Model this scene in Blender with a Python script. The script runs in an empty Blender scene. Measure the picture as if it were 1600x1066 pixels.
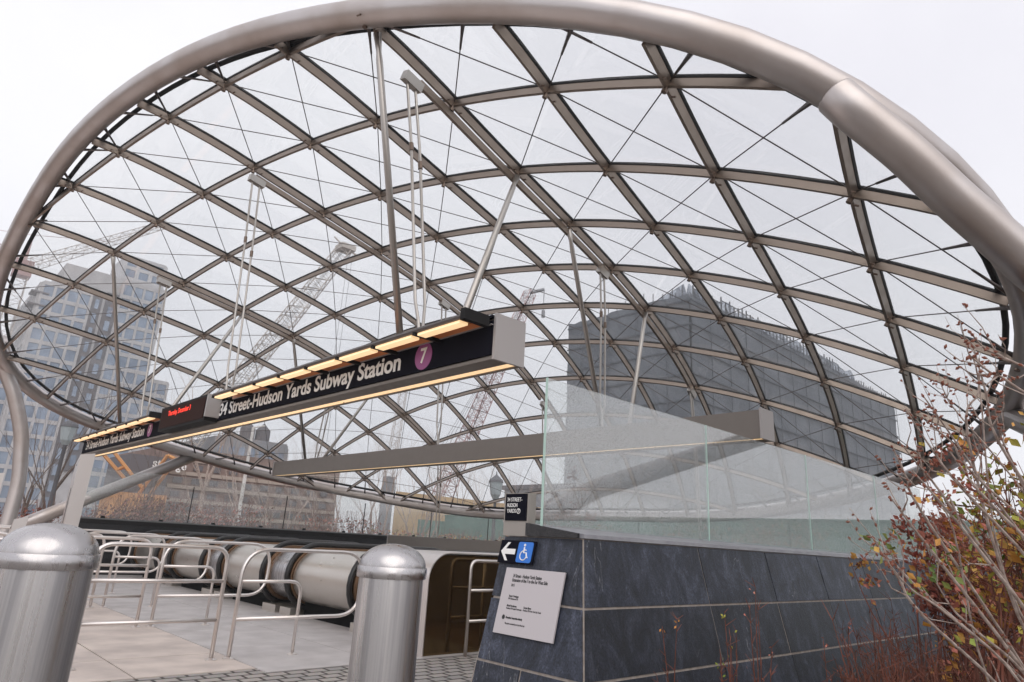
import bpy, bmesh, math, random
from mathutils import Vector, Matrix
R_ = math.radians
sc = bpy.context.scene
COL = sc.collection
# ---------------- camera ----------------
CW = Matrix(((0.71963201,-0.2417711,-0.65090437),(-0.69222656,-0.17644991,-0.69977698),(0.05433384,0.95415521,-0.29433938)))
EYE = Vector((0,0,1.3))
cam_d = bpy.data.cameras.new("camera"); cam = bpy.data.objects.new("camera", cam_d); COL.objects.link(cam)
cam.matrix_world = Matrix.Translation(EYE) @ CW.to_4x4()
cam_d.sensor_width = 36; cam_d.lens = 23.2; cam_d.clip_start = 0.05; cam_d.clip_end = 3000
sc.camera = cam
# ---------------- sky, sun, exposure ----------------
world = bpy.data.worlds.new("World"); sc.world = world; world.use_nodes = True
nt = world.node_tree; nt.nodes.clear()
wo = nt.nodes.new('ShaderNodeOutputWorld'); bg = nt.nodes.new('ShaderNodeBackground'); sky = nt.nodes.new('ShaderNodeTexSky')
sky.sky_type = 'NISHITA'; sky.sun_disc = False; sky.sun_elevation = R_(42); sky.sun_rotation = R_(215)
tc = nt.nodes.new('ShaderNodeTexCoord'); no = nt.nodes.new('ShaderNodeTexNoise'); no.inputs['Scale'].default_value = 1.6; no.inputs['Detail'].default_value = 6
rp = nt.nodes.new('ShaderNodeValToRGB'); rp.color_ramp.elements[0].position = .3; rp.color_ramp.elements[1].position = .7
rp.color_ramp.elements[0].color = (5.55,5.45,5.8,1); rp.color_ramp.elements[1].color = (6.75,6.68,6.9,1)
mx = nt.nodes.new('ShaderNodeMixRGB'); mx.inputs[0].default_value = .93
nt.links.new(tc.outputs['Generated'], no.inputs['Vector']); nt.links.new(no.outputs['Fac'], rp.inputs['Fac'])
nt.links.new(sky.outputs[0], mx.inputs[1]); nt.links.new(rp.outputs[0], mx.inputs[2]); nt.links.new(mx.outputs[0], bg.inputs[0])
bg.inputs[1].default_value = 0.09; nt.links.new(bg.outputs[0], wo.inputs[0])
sun_d = bpy.data.lights.new("sun", 'SUN'); sun_d.energy = .7; sun_d.angle = R_(70); sun_d.color = (1,.95,.88)
sun = bpy.data.objects.new("sun", sun_d); COL.objects.link(sun); sun.rotation_euler = (R_(48),0,R_(-35))
sc.view_settings.view_transform = 'Standard'; sc.view_settings.look = 'None'; sc.view_settings.exposure = 1.0; sc.view_settings.gamma = 1
sc.cycles.transparent_max_bounces = 40; sc.cycles.max_bounces = 8; sc.cycles.use_denoising = True
random.seed(7)
# ---------------- helpers ----------------
def ray(px, py): return CW @ Vector(((px-800)/1031.1, -(py-533)/1031.1, -1))
def onx(px, py, x): d = ray(px,py); return EYE + d*(x/d.x)
def ony(px, py, y): d = ray(px,py); return EYE + d*(y/d.y)
def onz(px, py, z): d = ray(px,py); return EYE + d*((z-1.3)/d.z)
def dep(px, py, t): return EYE + ray(px,py)*t

class MB:
    def __init__(s): s.v=[]; s.f=[]
    def poly(s, vs, fs):
        n=len(s.v); s.v += [tuple(v) for v in vs]; s.f += [tuple(i+n for i in f) for f in fs]; return s
    def box(s, x0,x1,y0,y1,z0,z1):
        return s.poly([(x0,y0,z0),(x1,y0,z0),(x1,y1,z0),(x0,y1,z0),(x0,y0,z1),(x1,y0,z1),(x1,y1,z1),(x0,y1,z1)],
            [(0,3,2,1),(4,5,6,7),(0,1,5,4),(1,2,6,5),(2,3,7,6),(3,0,4,7)])
    def prism(s, pts, d):   # planar polygon pts extruded by vector d
        n=len(pts); d=Vector(d); a=[Vector(p) for p in pts]
        return s.poly(a+[p+d for p in a], [tuple(range(n))[::-1], tuple(range(n,2*n))]+[(i,(i+1)%n,n+(i+1)%n,n+i) for i in range(n)])
    def beam(s, pts, ups, w, h0, h1):  # rectangular section along polyline; offsets h0..h1 along -up
        m=len(pts); base=len(s.v); P=[Vector(p) for p in pts]; V=[]
        for i,p in enumerate(P):
            t=(P[min(i+1,m-1)]-P[max(i-1,0)]).normalized(); u=Vector(ups[i]); u=(u-t*u.dot(t)).normalized(); l=t.cross(u)*w/2
            V += [p+l-u*h0, p-l-u*h0, p-l-u*h1, p+l-u*h1]
        F=[(0,1,2,3),tuple(4*(m-1)+k for k in (3,2,1,0))]
        for i in range(m-1):
            a=4*i
            for k in range(4): k2=(k+1)%4; F.append((a+k,a+4+k,a+4+k2,a+k2))
        return s.poly(V,F)
    def tube(s, pts, r, n=8, caps=True, closed=False):
        P=[Vector(p) for p in pts]; m=len(P); rr=r if isinstance(r,(list,tuple)) else [r]*m
        if closed: T=[(P[(i+1)%m]-P[i-1]).normalized() for i in range(m)]
        else: T=[(P[min(i+1,m-1)]-P[max(i-1,0)]).normalized() for i in range(m)]
        u=T[0].orthogonal().normalized(); V=[]
        for i in range(m):
            u=(u-T[i]*u.dot(T[i]))
            u = u.normalized() if u.length>1e-6 else T[i].orthogonal().normalized()
            w=T[i].cross(u)
            for k in range(n):
                a=2*math.pi*k/n; V.append(P[i]+(u*math.cos(a)+w*math.sin(a))*rr[i])
        F=[]
        for i in range(m if closed else m-1):
            j=(i+1)%m
            for k in range(n): k2=(k+1)%n; F.append((i*n+k,i*n+k2,j*n+k2,j*n+k))
        if caps and not closed: F += [tuple(range(n))[::-1], tuple((m-1)*n+k for k in range(n))]
        return s.poly(V,F)
    def lathe(s, prof, c, n=32):   # prof (r,z) about vertical axis through c
        c=Vector(c); V=[]; F=[]
        for r,z in prof:
            for k in range(n): a=2*math.pi*k/n; V.append(c+Vector((r*math.cos(a),r*math.sin(a),z)))
        for i in range(len(prof)-1):
            for k in range(n): k2=(k+1)%n; F.append((i*n+k,i*n+k2,(i+1)*n+k2,(i+1)*n+k))
        F += [tuple(range(n))[::-1], tuple((len(prof)-1)*n+k for k in range(n))]
        return s.poly(V,F)
    def build(s, name, mat, parent=None, smooth=False, auto=None):
        me=bpy.data.meshes.new(name); me.from_pydata(s.v,[],s.f); me.materials.append(mat); me.update()
        if smooth: me.polygons.foreach_set('use_smooth',[True]*len(me.polygons))
        if auto:
            me.polygons.foreach_set('use_smooth',[True]*len(me.polygons))
            try: me.set_sharp_from_angle(angle=R_(auto))
            except Exception: pass
        o=bpy.data.objects.new(name,me); COL.objects.link(o)
        if parent is not None: attach(o,parent)
        return o
def attach(o, p):
    o.parent=p; o.matrix_parent_inverse = p.matrix_basis.inverted() if p.type=='EMPTY' else Matrix.Identity(4)
def tag(o,label=None,cat=None,group=None,kind=None):
    if label: o['label']=label
    if cat: o['category']=cat
    if group: o['group']=group
    if kind: o['kind']=kind
    return o
def thing(name,loc,label,cat,group=None):
    o=bpy.data.objects.new(name,None); o.empty_display_size=.2; o.location=loc; COL.objects.link(o); return tag(o,label,cat,group)
def text(body, name, mat, parent, M, size, width=None, ext=.002, bold=0.0, align='CENTER', sx=None, fat=0):
    cu=bpy.data.curves.new(name,'FONT'); cu.body=body; cu.size=size; cu.extrude=ext; cu.offset=bold; cu.align_x=align; cu.align_y='CENTER'
    t=bpy.data.objects.new(name,cu); COL.objects.link(t); bpy.context.view_layer.update()
    me=bpy.data.meshes.new_from_object(t.evaluated_get(bpy.context.evaluated_depsgraph_get())); bpy.data.objects.remove(t)
    if width:
        xs=[v.co.x for v in me.vertices]; k=width/(max(xs)-min(xs)); c=(max(xs)+min(xs))/2 if align=='CENTER' else min(xs)
        for v in me.vertices: v.co.x=(v.co.x-c)*k
    elif sx:
        for v in me.vertices: v.co.x*=sx
    if fat:
        n=len(me.vertices); V=[tuple(v.co) for v in me.vertices]; F=[tuple(p.vertices) for p in me.polygons]; VV=[];FF=[]
        for k,dx in enumerate((-fat,0,fat)):
            VV+=[(x+dx,y+(fat*.35 if k==1 else 0),z+k*.0004) for x,y,z in V]; FF+=[tuple(i+n*k for i in f) for f in F]
        me=bpy.data.meshes.new(name); me.from_pydata(VV,[],FF); me.update()
    me.transform(M); me.materials.clear(); me.materials.append(mat)
    o=bpy.data.objects.new(name,me); COL.objects.link(o); attach(o,parent); return o
# ---------------- materials ----------------
def mat(name, col, rough=.6, metal=0., emit=None, estr=0., noise=None, spec=.5, bump=0, nscale=None, stretch=None, col2=None, detail=4, rough2=None, ramp=(.35,.65)):
    m=bpy.data.materials.new(name); m.use_nodes=True; n=m.node_tree.nodes; L=m.node_tree.links; b=n['Principled BSDF']
    b.inputs['Base Color'].default_value=(*col,1); b.inputs['Roughness'].default_value=rough; b.inputs['Metallic'].default_value=metal; b.inputs['Specular IOR Level'].default_value=spec
    if emit: b.inputs['Emission Color'].default_value=(*emit,1); b.inputs['Emission Strength'].default_value=estr
    if nscale:
        t=n.new('ShaderNodeTexCoord'); mp=n.new('ShaderNodeMapping'); mp.inputs['Scale'].default_value=stretch or (1,1,1)
        z=n.new('ShaderNodeTexNoise'); z.inputs['Scale'].default_value=nscale; z.inputs['Detail'].default_value=detail
        L.new(t.outputs['Object'],mp.inputs[0]); L.new(mp.outputs[0],z.inputs['Vector'])
        if col2:
            r=n.new('ShaderNodeValToRGB'); r.color_ramp.elements[0].position=ramp[0]; r.color_ramp.elements[1].position=ramp[1]
            r.color_ramp.elements[0].color=(*col,1); r.color_ramp.elements[1].color=(*col2,1)
            L.new(z.outputs['Fac'],r.inputs[0]); L.new(r.outputs[0],b.inputs['Base Color'])
        if rough2 is not None:
            q=n.new('ShaderNodeMapRange'); q.inputs['To Min'].default_value=rough; q.inputs['To Max'].default_value=rough2; q.inputs['From Min'].default_value=.3; q.inputs['From Max'].default_value=.7
            L.new(z.outputs['Fac'],q.inputs[0]); L.new(q.outputs[0],b.inputs['Roughness'])
        if bump:
            u=n.new('ShaderNodeBump'); u.inputs['Strength'].default_value=bump; u.inputs['Distance'].default_value=.02
            L.new(z.outputs['Fac'],u.inputs['Height']); L.new(u.outputs[0],b.inputs['Normal'])
    return m
def glass_mat(name, tint, frit, fritcol=(.8,.82,.8), scale=180., density=.5, refl=.08):
    """clear pane with a fine white ceramic frit: transparent + sharp reflection, speckled with diffuse dots"""
    m=bpy.data.materials.new(name); m.use_nodes=True; n=m.node_tree.nodes; L=m.node_tree.links; n.clear()
    o=n.new('ShaderNodeOutputMaterial'); t=n.new('ShaderNodeBsdfTransparent'); t.inputs[0].default_value=(*tint,1)
    g=n.new('ShaderNodeBsdfGlossy'); g.inputs['Roughness'].default_value=.01; lw=n.new('ShaderNodeLayerWeight'); lw.inputs[0].default_value=.25
    mr=n.new('ShaderNodeMapRange'); mr.inputs['To Min'].default_value=refl*.5; mr.inputs['To Max'].default_value=min(1,refl*6)
    L.new(lw.outputs['Facing'],mr.inputs[0]); m1=n.new('ShaderNodeMixShader'); L.new(mr.outputs[0],m1.inputs[0]); L.new(t.outputs[0],m1.inputs[1]); L.new(g.outputs[0],m1.inputs[2])
    d=n.new('ShaderNodeBsdfDiffuse'); d.inputs[0].default_value=(*fritcol,1); tl=n.new('ShaderNodeBsdfTranslucent'); tl.inputs[0].default_value=(*fritcol,1)
    m2=n.new('ShaderNodeMixShader'); m2.inputs[0].default_value=.5; L.new(d.outputs[0],m2.inputs[1]); L.new(tl.outputs[0],m2.inputs[2])
    tcn=n.new('ShaderNodeTexCoord'); z=n.new('ShaderNodeTexNoise'); z.inputs['Scale'].default_value=scale; z.inputs['Detail'].default_value=1
    L.new(tcn.outputs['Object'],z.inputs['Vector']); q=n.new('ShaderNodeMapRange'); q.inputs['From Min'].default_value=density-.06; q.inputs['From Max'].default_value=density+.06; q.inputs['To Max'].default_value=frit; q.inputs['To Min'].default_value=frit*.12
    L.new(z.outputs['Fac'],q.inputs[0]); m3=n.new('ShaderNodeMixShader'); L.new(q.outputs[0],m3.inputs[0]); L.new(m1.outputs[0],m3.inputs[1]); L.new(m2.outputs[0],m3.inputs[2]); L.new(m3.outputs[0],o.inputs[0])
    return m
M={}
M['steel']=mat('satin_steel',(.56,.52,.505),.33,1.,nscale=1.3,stretch=(1,1,1),rough2=.5,col2=(.46,.40,.365),ramp=(.42,.72),detail=9)
M['rib']=mat('rib_steel',(.30,.245,.205),.34,.9,nscale=5,rough2=.5)
M['gasket']=mat('gasket',(.014,.013,.013),.7,spec=.2)
M['cable']=mat('cable',(.14,.125,.12),.4,.9)
M['fitting']=mat('fitting',(.2,.15,.12),.4,.9)
M['rod']=mat('rod_steel',(.45,.42,.39),.35,.9)
M['bollard']=mat('brushed_steel_reflections',(.66,.65,.65),.22,1.,nscale=34,stretch=(1,1,.02),rough2=.5,bump=.05,col2=(.40,.39,.40),ramp=(.4,.6))  # brushed steel; dark vertical reflections are painted into its colour as streaks
M['rail']=mat('rail_steel',(.74,.69,.66),.3,1.,nscale=40,rough2=.42)
M['panelgrey']=mat('sign_grey',(.21,.185,.165),.45,.35,nscale=8,rough2=.55,bump=.02)
M['endgrey']=mat('end_plate',(.42,.39,.38),.5,.3)
M['black']=mat('black_enamel',(.008,.008,.014),.75,0,spec=.04,nscale=250,bump=.05)
M['white']=mat('white_lettering',(.85,.84,.82),.5)
M['purple']=mat('purple_disc',(.30,.07,.24),.45)
M['lamp']=mat('fluorescent_tube',(1,.85,.6),.5,emit=(1,.66,.34),estr=.42)
M['copper']=mat('lamp_reflector',(.62,.30,.16),.4,.4)
M['led']=mat('led_text',(1,.05,.02),.5,emit=(1,.03,.01),estr=.5)
M['ledface']=mat('led_face',(.03,.010,.006),.6,spec=.06)
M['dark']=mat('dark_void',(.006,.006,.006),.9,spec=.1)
M['rubber']=mat('handrail_rubber',(.012,.011,.011),.28)
M['drum']=mat('escalator_cladding',(.66,.62,.57),.27,.92,nscale=3,rough2=.42)
M['bronze']=mat('bronze_mirror',(.17,.115,.055),.09,1.,nscale=9,rough2=.16,stretch=(1,1,.3),bump=.01)
M['granite']=mat('black_granite',(.012,.012,.014),.25,nscale=220,col2=(.12,.11,.11),ramp=(.55,.75))
M['cap']=mat('parapet_cap',(.045,.048,.05),.35,.3)
M['concrete']=None
M['bluesign']=mat('blue_panel',(.02,.17,.62),.4)
M['plaque']=mat('steel_plaque',(.55,.51,.52),.5,.25)
M['ink']=mat('black_ink',(.01,.01,.01),.5)
M['bladeh']=mat('sign_housing',(.36,.33,.30),.5,.3)
M['bark']=mat('grey_bark',(.10,.075,.06),.9,nscale=12,col2=(.20,.16,.14))
M['barkpale']=mat('pale_bark',(.52,.43,.38),.8,nscale=25,col2=(.26,.19,.16))
M['bud']=mat('brown_bud',(.22,.075,.045),.7)
M['redtwig']=mat('red_twig',(.20,.06,.035),.7,nscale=10,col2=(.10,.035,.02))
M['redleaf']=mat('red_leaf',(.42,.11,.085),.7,nscale=3,col2=(.52,.22,.15))
M['yelleaf']=mat('yellow_leaf',(.50,.36,.05),.6,nscale=2.2,col2=(.22,.30,.05))
M['orangeleaf']=mat('orange_leaf',(.50,.20,.04),.6,nscale=2.2,col2=(.55,.34,.07))
M['greenleaf']=mat('green_leaf',(.10,.16,.03),.6,nscale=2.2,col2=(.24,.25,.05))
M['cover']=mat('ground_cover',(.10,.12,.03),.8,nscale=4,col2=(.22,.12,.05))
M['soil']=mat('soil',(.06,.04,.03),.95,nscale=6,col2=(.12,.085,.06),bump=.6)
M['towerwall']=mat('pale_brick',(.46,.45,.46),.8,nscale=.6,col2=(.55,.54,.55))
M['towerglass']=mat('blue_window',(.15,.20,.28),.2,.3,nscale=.25,col2=(.34,.41,.52),detail=8)
M['darkcol']=mat('dark_brick',(.13,.12,.13),.8)
M['net']=mat('dark_netting',(.095,.108,.13),.9,nscale=.12,stretch=(1,1,1.6),col2=(.15,.165,.19),detail=7)
M['netframe']=mat('scaffold',(.12,.12,.13),.8)
M['brownbrick']=mat('brown_brick',(.19,.125,.105),.9,nscale=1.5,col2=(.27,.19,.16))
M['concreteband']=mat('band_concrete',(.40,.33,.28),.9)
M['greywall']=mat('grey_wall',(.25,.26,.28),.85,nscale=.5,col2=(.32,.32,.34))
M['orange']=mat('orange_paint',(.58,.27,.09),.6)
M['cranepale']=mat('pale_crane',(.55,.50,.46),.6)
M['cranered']=mat('faded_red_crane',(.42,.25,.24),.6)
M['tan']=mat('tan_hoarding',(.52,.36,.19),.8,nscale=.4,col2=(.58,.42,.25))
M['greenfence']=mat('green_hoarding',(.10,.20,.17),.8,nscale=.8,col2=(.14,.26,.22))
M['bluefence']=mat('blue_hoarding',(.10,.14,.22),.8)
M['whitepaint']=mat('white_paint',(.7,.68,.66),.6)
M['lampglass']=mat('lantern_glass',(.35,.40,.42),.3)
M['canopyglass']=glass_mat('canopy_glass',(.985,.992,.992),.06,(.80,.83,.83),140,.55,.04)
M['railglass']=glass_mat('fritted_glass',(.95,.97,.965),.27,(.88,.90,.91),210,.50,.10)
M['rearglass']=glass_mat('speckled_glass',(.95,.965,.96),.25,(.75,.75,.75),120,.52,.07)
M['glassedge']=mat('glass_edge',(.45,.62,.55),.2,emit=None)
def slate_mat():
    m=bpy.data.materials.new('slate'); m.use_nodes=True; n=m.node_tree.nodes; L=m.node_tree.links; b=n['Principled BSDF']
    t=n.new('ShaderNodeTexCoord'); mp=n.new('ShaderNodeMapping'); mp.inputs['Rotation'].default_value=(0,R_(38),R_(20)); mp.inputs['Scale'].default_value=(2.6,2.6,1.5)
    z=n.new('ShaderNodeTexNoise'); z.inputs['Scale'].default_value=2.2; z.inputs['Detail'].default_value=14; z.inputs['Roughness'].default_value=.78; z.inputs['Distortion'].default_value=.6
    L.new(t.outputs['Object'],mp.inputs[0]); L.new(mp.outputs[0],z.inputs['Vector'])
    r=n.new('ShaderNodeValToRGB'); e=r.color_ramp.elements; e[0].position=.34; e[0].color=(.005,.006,.010,1); e[1].position=.66; e[1].color=(.075,.086,.125,1)
    k=e.new(.5); k.color=(.020,.025,.041,1); L.new(z.outputs['Fac'],r.inputs[0])
    w=n.new('ShaderNodeTexNoise'); w.inputs['Scale'].default_value=1.1; w.inputs['Detail'].default_value=3; w.inputs['Distortion'].default_value=1.2
    mp2=n.new('ShaderNodeMapping'); mp2.inputs['Rotation'].default_value=(0,R_(38),R_(20)); mp2.inputs['Scale'].default_value=(4.,4.,1.); L.new(t.outputs['Object'],mp2.inputs[0]); L.new(mp2.outputs[0],w.inputs['Vector'])
    v=n.new('ShaderNodeValToRGB'); q=v.color_ramp.elements; q[0].position=.492; q[0].color=(0,0,0,1); q[1].position=.508; q[1].color=(0,0,0,1); kk=q.new(.5); kk.color=(1,1,1,1)
    L.new(w.outputs['Fac'],v.inputs[0]); z3=n.new('ShaderNodeTexNoise'); z3.inputs['Scale'].default_value=1.7; L.new(t.outputs['Object'],z3.inputs['Vector'])
    mr=n.new('ShaderNodeMapRange'); mr.inputs['From Min'].default_value=.5; mr.inputs['From Max'].default_value=.7; mr.inputs['To Max'].default_value=.9; L.new(z3.outputs['Fac'],mr.inputs[0])
    ml=n.new('ShaderNodeMath'); ml.operation='MULTIPLY'; L.new(v.outputs[0],ml.inputs[0]); L.new(mr.outputs[0],ml.inputs[1])
    mx_=n.new('ShaderNodeMixRGB'); L.new(ml.outputs[0],mx_.inputs[0]); L.new(r.outputs[0],mx_.inputs[1]); mx_.inputs[2].default_value=(.34,.35,.38,1)
    ge=n.new('ShaderNodeNewGeometry'); rr=n.new('ShaderNodeMapRange'); rr.inputs['To Min'].default_value=.55; rr.inputs['To Max'].default_value=1.15; L.new(ge.outputs['Random Per Island'],rr.inputs[0])
    g2=n.new('ShaderNodeTexNoise'); g2.inputs['Scale'].default_value=70; g2.inputs['Detail'].default_value=5; L.new(t.outputs['Object'],g2.inputs['Vector']); gr=n.new('ShaderNodeMapRange'); gr.inputs['From Min'].default_value=.3; gr.inputs['From Max'].default_value=.7; gr.inputs['To Min'].default_value=.45; gr.inputs['To Max'].default_value=1.5; L.new(g2.outputs['Fac'],gr.inputs[0])
    mu=n.new('ShaderNodeMath'); mu.operation='MULTIPLY'; L.new(rr.outputs[0],mu.inputs[0]); L.new(gr.outputs[0],mu.inputs[1])
    vm=n.new('ShaderNodeVectorMath'); vm.operation='SCALE'; L.new(mx_.outputs[0],vm.inputs[0]); L.new(mu.outputs[0],vm.inputs['Scale']); L.new(vm.outputs[0],b.inputs['Base Color']); b.inputs['Roughness'].default_value=.5
    u=n.new('ShaderNodeBump'); u.inputs['Strength'].default_value=.5; u.inputs['Distance'].default_value=.02; L.new(z.outputs['Fac'],u.inputs['Height']); L.new(u.outputs[0],b.inputs['Normal'])
    return m
M['slate']=slate_mat()
M['mortar']=mat('mortar',(.26,.22,.19),.9,nscale=20,col2=(.34,.30,.27))
M['coping']=mat('coping_stone',(.20,.20,.22),.45,nscale=9,col2=(.27,.27,.29))
# ============ SETTING: ground ============
def concrete_mat():
    m=mat('paving_concrete',(.62,.54,.49),.72,nscale=2.2,col2=(.45,.39,.36),detail=9,bump=.12); return m
def paver_mat():
    m=bpy.data.materials.new('granite_setts'); m.use_nodes=True; n=m.node_tree.nodes; L=m.node_tree.links; b=n['Principled BSDF']
    t=n.new('ShaderNodeTexCoord'); br=n.new('ShaderNodeTexBrick'); br.offset=.5
    br.inputs['Color1'].default_value=(.40,.36,.33,1); br.inputs['Color2'].default_value=(.27,.26,.255,1); br.inputs['Mortar'].default_value=(.04,.032,.028,1)
    br.inputs['Scale'].default_value=1; br.inputs['Mortar Size'].default_value=.017; br.inputs['Mortar Smooth'].default_value=.3; br.inputs['Bias'].default_value=-.3
    br.inputs['Brick Width'].default_value=.21; br.inputs['Row Height'].default_value=.15
    z=n.new('ShaderNodeTexNoise'); z.inputs['Scale'].default_value=2.5; z.inputs['Detail'].default_value=6; wv=n.new('ShaderNodeMixRGB'); wv.inputs[0].default_value=.004
    L.new(t.outputs['Object'],z.inputs['Vector']); L.new(t.outputs['Object'],wv.inputs[1]); L.new(z.outputs['Color'],wv.inputs[2]); L.new(wv.outputs[0],br.inputs['Vector'])
    z2=n.new('ShaderNodeTexNoise'); z2.inputs['Scale'].default_value=40; L.new(t.outputs['Object'],z2.inputs['Vector'])
    mm=n.new('ShaderNodeMixRGB'); mm.blend_type='MULTIPLY'; mm.inputs[0].default_value=.5; L.new(br.outputs['Color'],mm.inputs[1]); L.new(z2.outputs['Color'],mm.inputs[2])
    gm=n.new('ShaderNodeGamma'); gm.inputs[1].default_value=.85; L.new(mm.outputs[0],gm.inputs[0]); L.new(gm.outputs[0],b.inputs['Base Color']); b.inputs['Roughness'].default_value=.8
    u=n.new('ShaderNodeBump'); u.inputs['Strength'].default_value=.7; u.inputs['Distance'].default_value=.012; u.invert=True; L.new(br.outputs['Fac'],u.inputs['Height']); L.new(u.outputs[0],b.inputs['Normal'])
    return m
M['concrete']=concrete_mat(); M['setts']=paver_mat()
M['concrete2']=mat('landing_concrete',(.42,.395,.39),.55,nscale=3,col2=(.52,.49,.485),detail=8,bump=.05)
M['street']=mat('street_ground',(.13,.085,.06),.9,nscale=.5,col2=(.20,.14,.10),detail=8)
g=MB()   # one sheet to the horizon with the escalator well cut out of it
for x0,x1,y0,y1 in ((-900,6.9,-900,900),(20.1,1500,-900,900),(6.9,20.1,-900,7.7),(6.9,20.1,19.95,900)):
    g.poly([(x0,y0,-.012),(x1,y0,-.012),(x1,y1,-.012),(x0,y1,-.012)],[(0,1,2,3)])
tag(g.build('ground',M['street']),kind='structure')
tag(MB().poly([(-30,-12,-.006),(6.2,-12,-.006),(6.2,6.86,-.006),(-30,6.86,-.006)],[(0,1,2,3)]).build('paved_plaza',M['setts']),kind='structure')
pv=MB()
xs=[-25.3,-23,-20.7,-18.4,-16,-13.7,-11.4,-9,-6.7,-4.4,-2.2,-.05,2.1,3.2]
for i in range(len(xs)-1):
    ys=[6.86,7.84,10.4,13,15.6,18.2,20.8,23.4]
    for j in range(len(ys)-1):
        pv.box(xs[i]+.008,xs[i+1]-.008,ys[j]+.008,ys[j+1]-.008,-.05,0.002)
tag(pv.build('pavement',M['concrete']),kind='structure')
pv=MB()
for i,(x0,x1) in enumerate(((3.2,4.5),(4.5,6.88))):
    for j in range(9): pv.box(x0+.004,x1-.004,6.63+j*1.5+.004,6.63+(j+1)*1.5-.004,-.05,.002)
tag(pv.build('escalator_landing',M['concrete2']),kind='structure')
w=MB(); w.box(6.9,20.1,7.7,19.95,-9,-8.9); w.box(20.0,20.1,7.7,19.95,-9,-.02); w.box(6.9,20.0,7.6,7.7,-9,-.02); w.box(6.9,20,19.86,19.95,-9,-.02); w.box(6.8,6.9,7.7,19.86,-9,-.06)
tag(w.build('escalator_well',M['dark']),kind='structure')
tag(MB().poly([(4.0,-30,.03),(60,-30,.03),(60,3.3,.03),(3.75,2.9,.03),(3.2,1.5,.03),(3.2,-30,.03)],[(0,1,2,3,4,5)]).build('planting_bed_soil',M['soil']),kind='structure')

# ============ CANOPY ============
CT=[-0.0016385,0.0007783,-0.0014722,-0.0089673,0.0077334,0.51371,0.01787,0.023617,-0.016223,0.0060908,0.0024417,-0.013538,0.00060455,-0.0017963]
CH=[4.0874,5.0199,-0.25357,-0.22222,-0.041318,-0.0085361,0.046828,0.0039045,-0.058966,0.067917,0.035193,-0.11447,0.025889,-0.0011766]
ORG=[0.63264,6.8327,-8.0573]
AXN=[0.97227,0.18216,-0.14664]
AX1=[-0.18415,0.9829,3.4694e-18]
AX2=[0.14413,0.027003,0.98919]
RAB=[12.098,1.0969,12.334,1.3307,12.536,1.5894,12.702,1.8696,12.829,2.167,12.921,2.4771,12.981,2.7952,13.013,3.1177,13.022,3.4415,13.015,3.7651,12.995,4.0877,12.963,4.4097,12.922,4.732,12.871,5.0556,12.808,5.3812,12.731,5.709,12.638,6.0384,12.527,6.3679,12.397,6.6956,12.249,7.0192,12.084,7.3364,11.902,7.6452,11.706,7.9443,11.498,8.2327,11.278,8.5104,11.046,8.7774,10.803,9.0338,10.547,9.2791,10.277,9.5124,9.9905,9.7319,9.6879,9.9353,9.3687,10.12,9.034,10.283,8.6859,10.422,8.3272,10.537,7.9611,10.629,7.5909,10.697,7.2194,10.746,6.8487,10.778,6.48,10.794,6.1138,10.796,5.7499,10.785,5.388,10.76,5.0277,10.719,4.6691,10.659,4.3127,10.581,3.9597,10.481,3.6116,10.361,3.2703,10.22,2.9379,10.061,2.616,9.886,2.3059,9.6964,2.0084,9.4943,1.7235,9.2805,1.4507,9.0552,1.1893,8.8179,0.9386,8.5676,0.6983,8.3033,0.4685,8.0243,0.2504,7.731,0.0454,7.4243,-0.1442,7.1066,-0.3163,6.7807,-0.4691,6.4497,-0.6016,6.1168,-0.7138,5.7845,-0.8067,5.4544,-0.8819,5.127,-0.9415,4.8018,-0.9866,4.4775,-1.018,4.1528,-1.0346,3.8264,-1.0343,3.4981,-1.0135,3.1687,-0.9683,2.8404,-0.8948,2.517,-0.79,2.2031,-0.6521,1.9037,-0.4813,1.624,-0.2792,1.3685,-0.0492,1.1402,0.2047,0.9408,0.4776,0.7699,0.7644,0.6256,1.0604,0.5043,1.3614,0.4016,1.6641,0.3126,1.966,0.2329,2.2655,0.1589,2.5624,0.0879,2.8567,0.0187,3.1494,-0.0485,3.4415,-0.1131,3.7341,-0.1737,4.0282,-0.2287,4.3243,-0.277,4.6229,-0.3176,4.9238,-0.3503,5.227,-0.3749,5.5321,-0.3917,5.8388,-0.4009,6.1468,-0.4025,6.4559,-0.3964,6.7661,-0.3823,7.0773,-0.3599,7.3897,-0.329,7.7032,-0.2901,8.0179,-0.2436,8.334,-0.1906,8.6516,-0.1325,8.971,-0.0701,9.2924,-0.0042,9.616,0.0656,9.9417,0.1406,10.269,0.2235,10.596,0.3178,10.92,0.4277,11.238,0.5573,11.544,0.7106,11.833,0.89]
RP=[7.1717e-05,-0.0061952,0.024976,-0.0038773,12.333]
HLO,HHI=-0.0037,8.5434
RLO=[-0.0040632,-0.75479,-0.090408]
EYEV=EYE; KS=1.45
ORG=Vector(ORG);AXN=Vector(AXN);AX1=Vector(AX1);AX2=Vector(AX2)
PW=[(i,j) for i in range(4) for j in range(5) if i+j<=4]
def pv_(c,x):
    r=0
    for k in c: r=r*x+k
    return r
def rho(h):
    hc=min(max(h,HLO),HHI); d=h-hc; y=pv_(RP,hc)
    return y+d*(RLO[0] if d<0 else RLO[1])+.5*d*d*RLO[2]
def S(a,b,off=0.):
    u=(a-6)/6; v=(b-5)/5; t=h=0
    for (i,j),c,e in zip(PW,CT,CH): q=u**i*v**j; t+=q*c; h+=q*e
    n=AX1*math.sin(t)+AX2*math.cos(t)
    return EYEV+KS*(ORG+n*(rho(h))+AXN*h)+n*off
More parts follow.
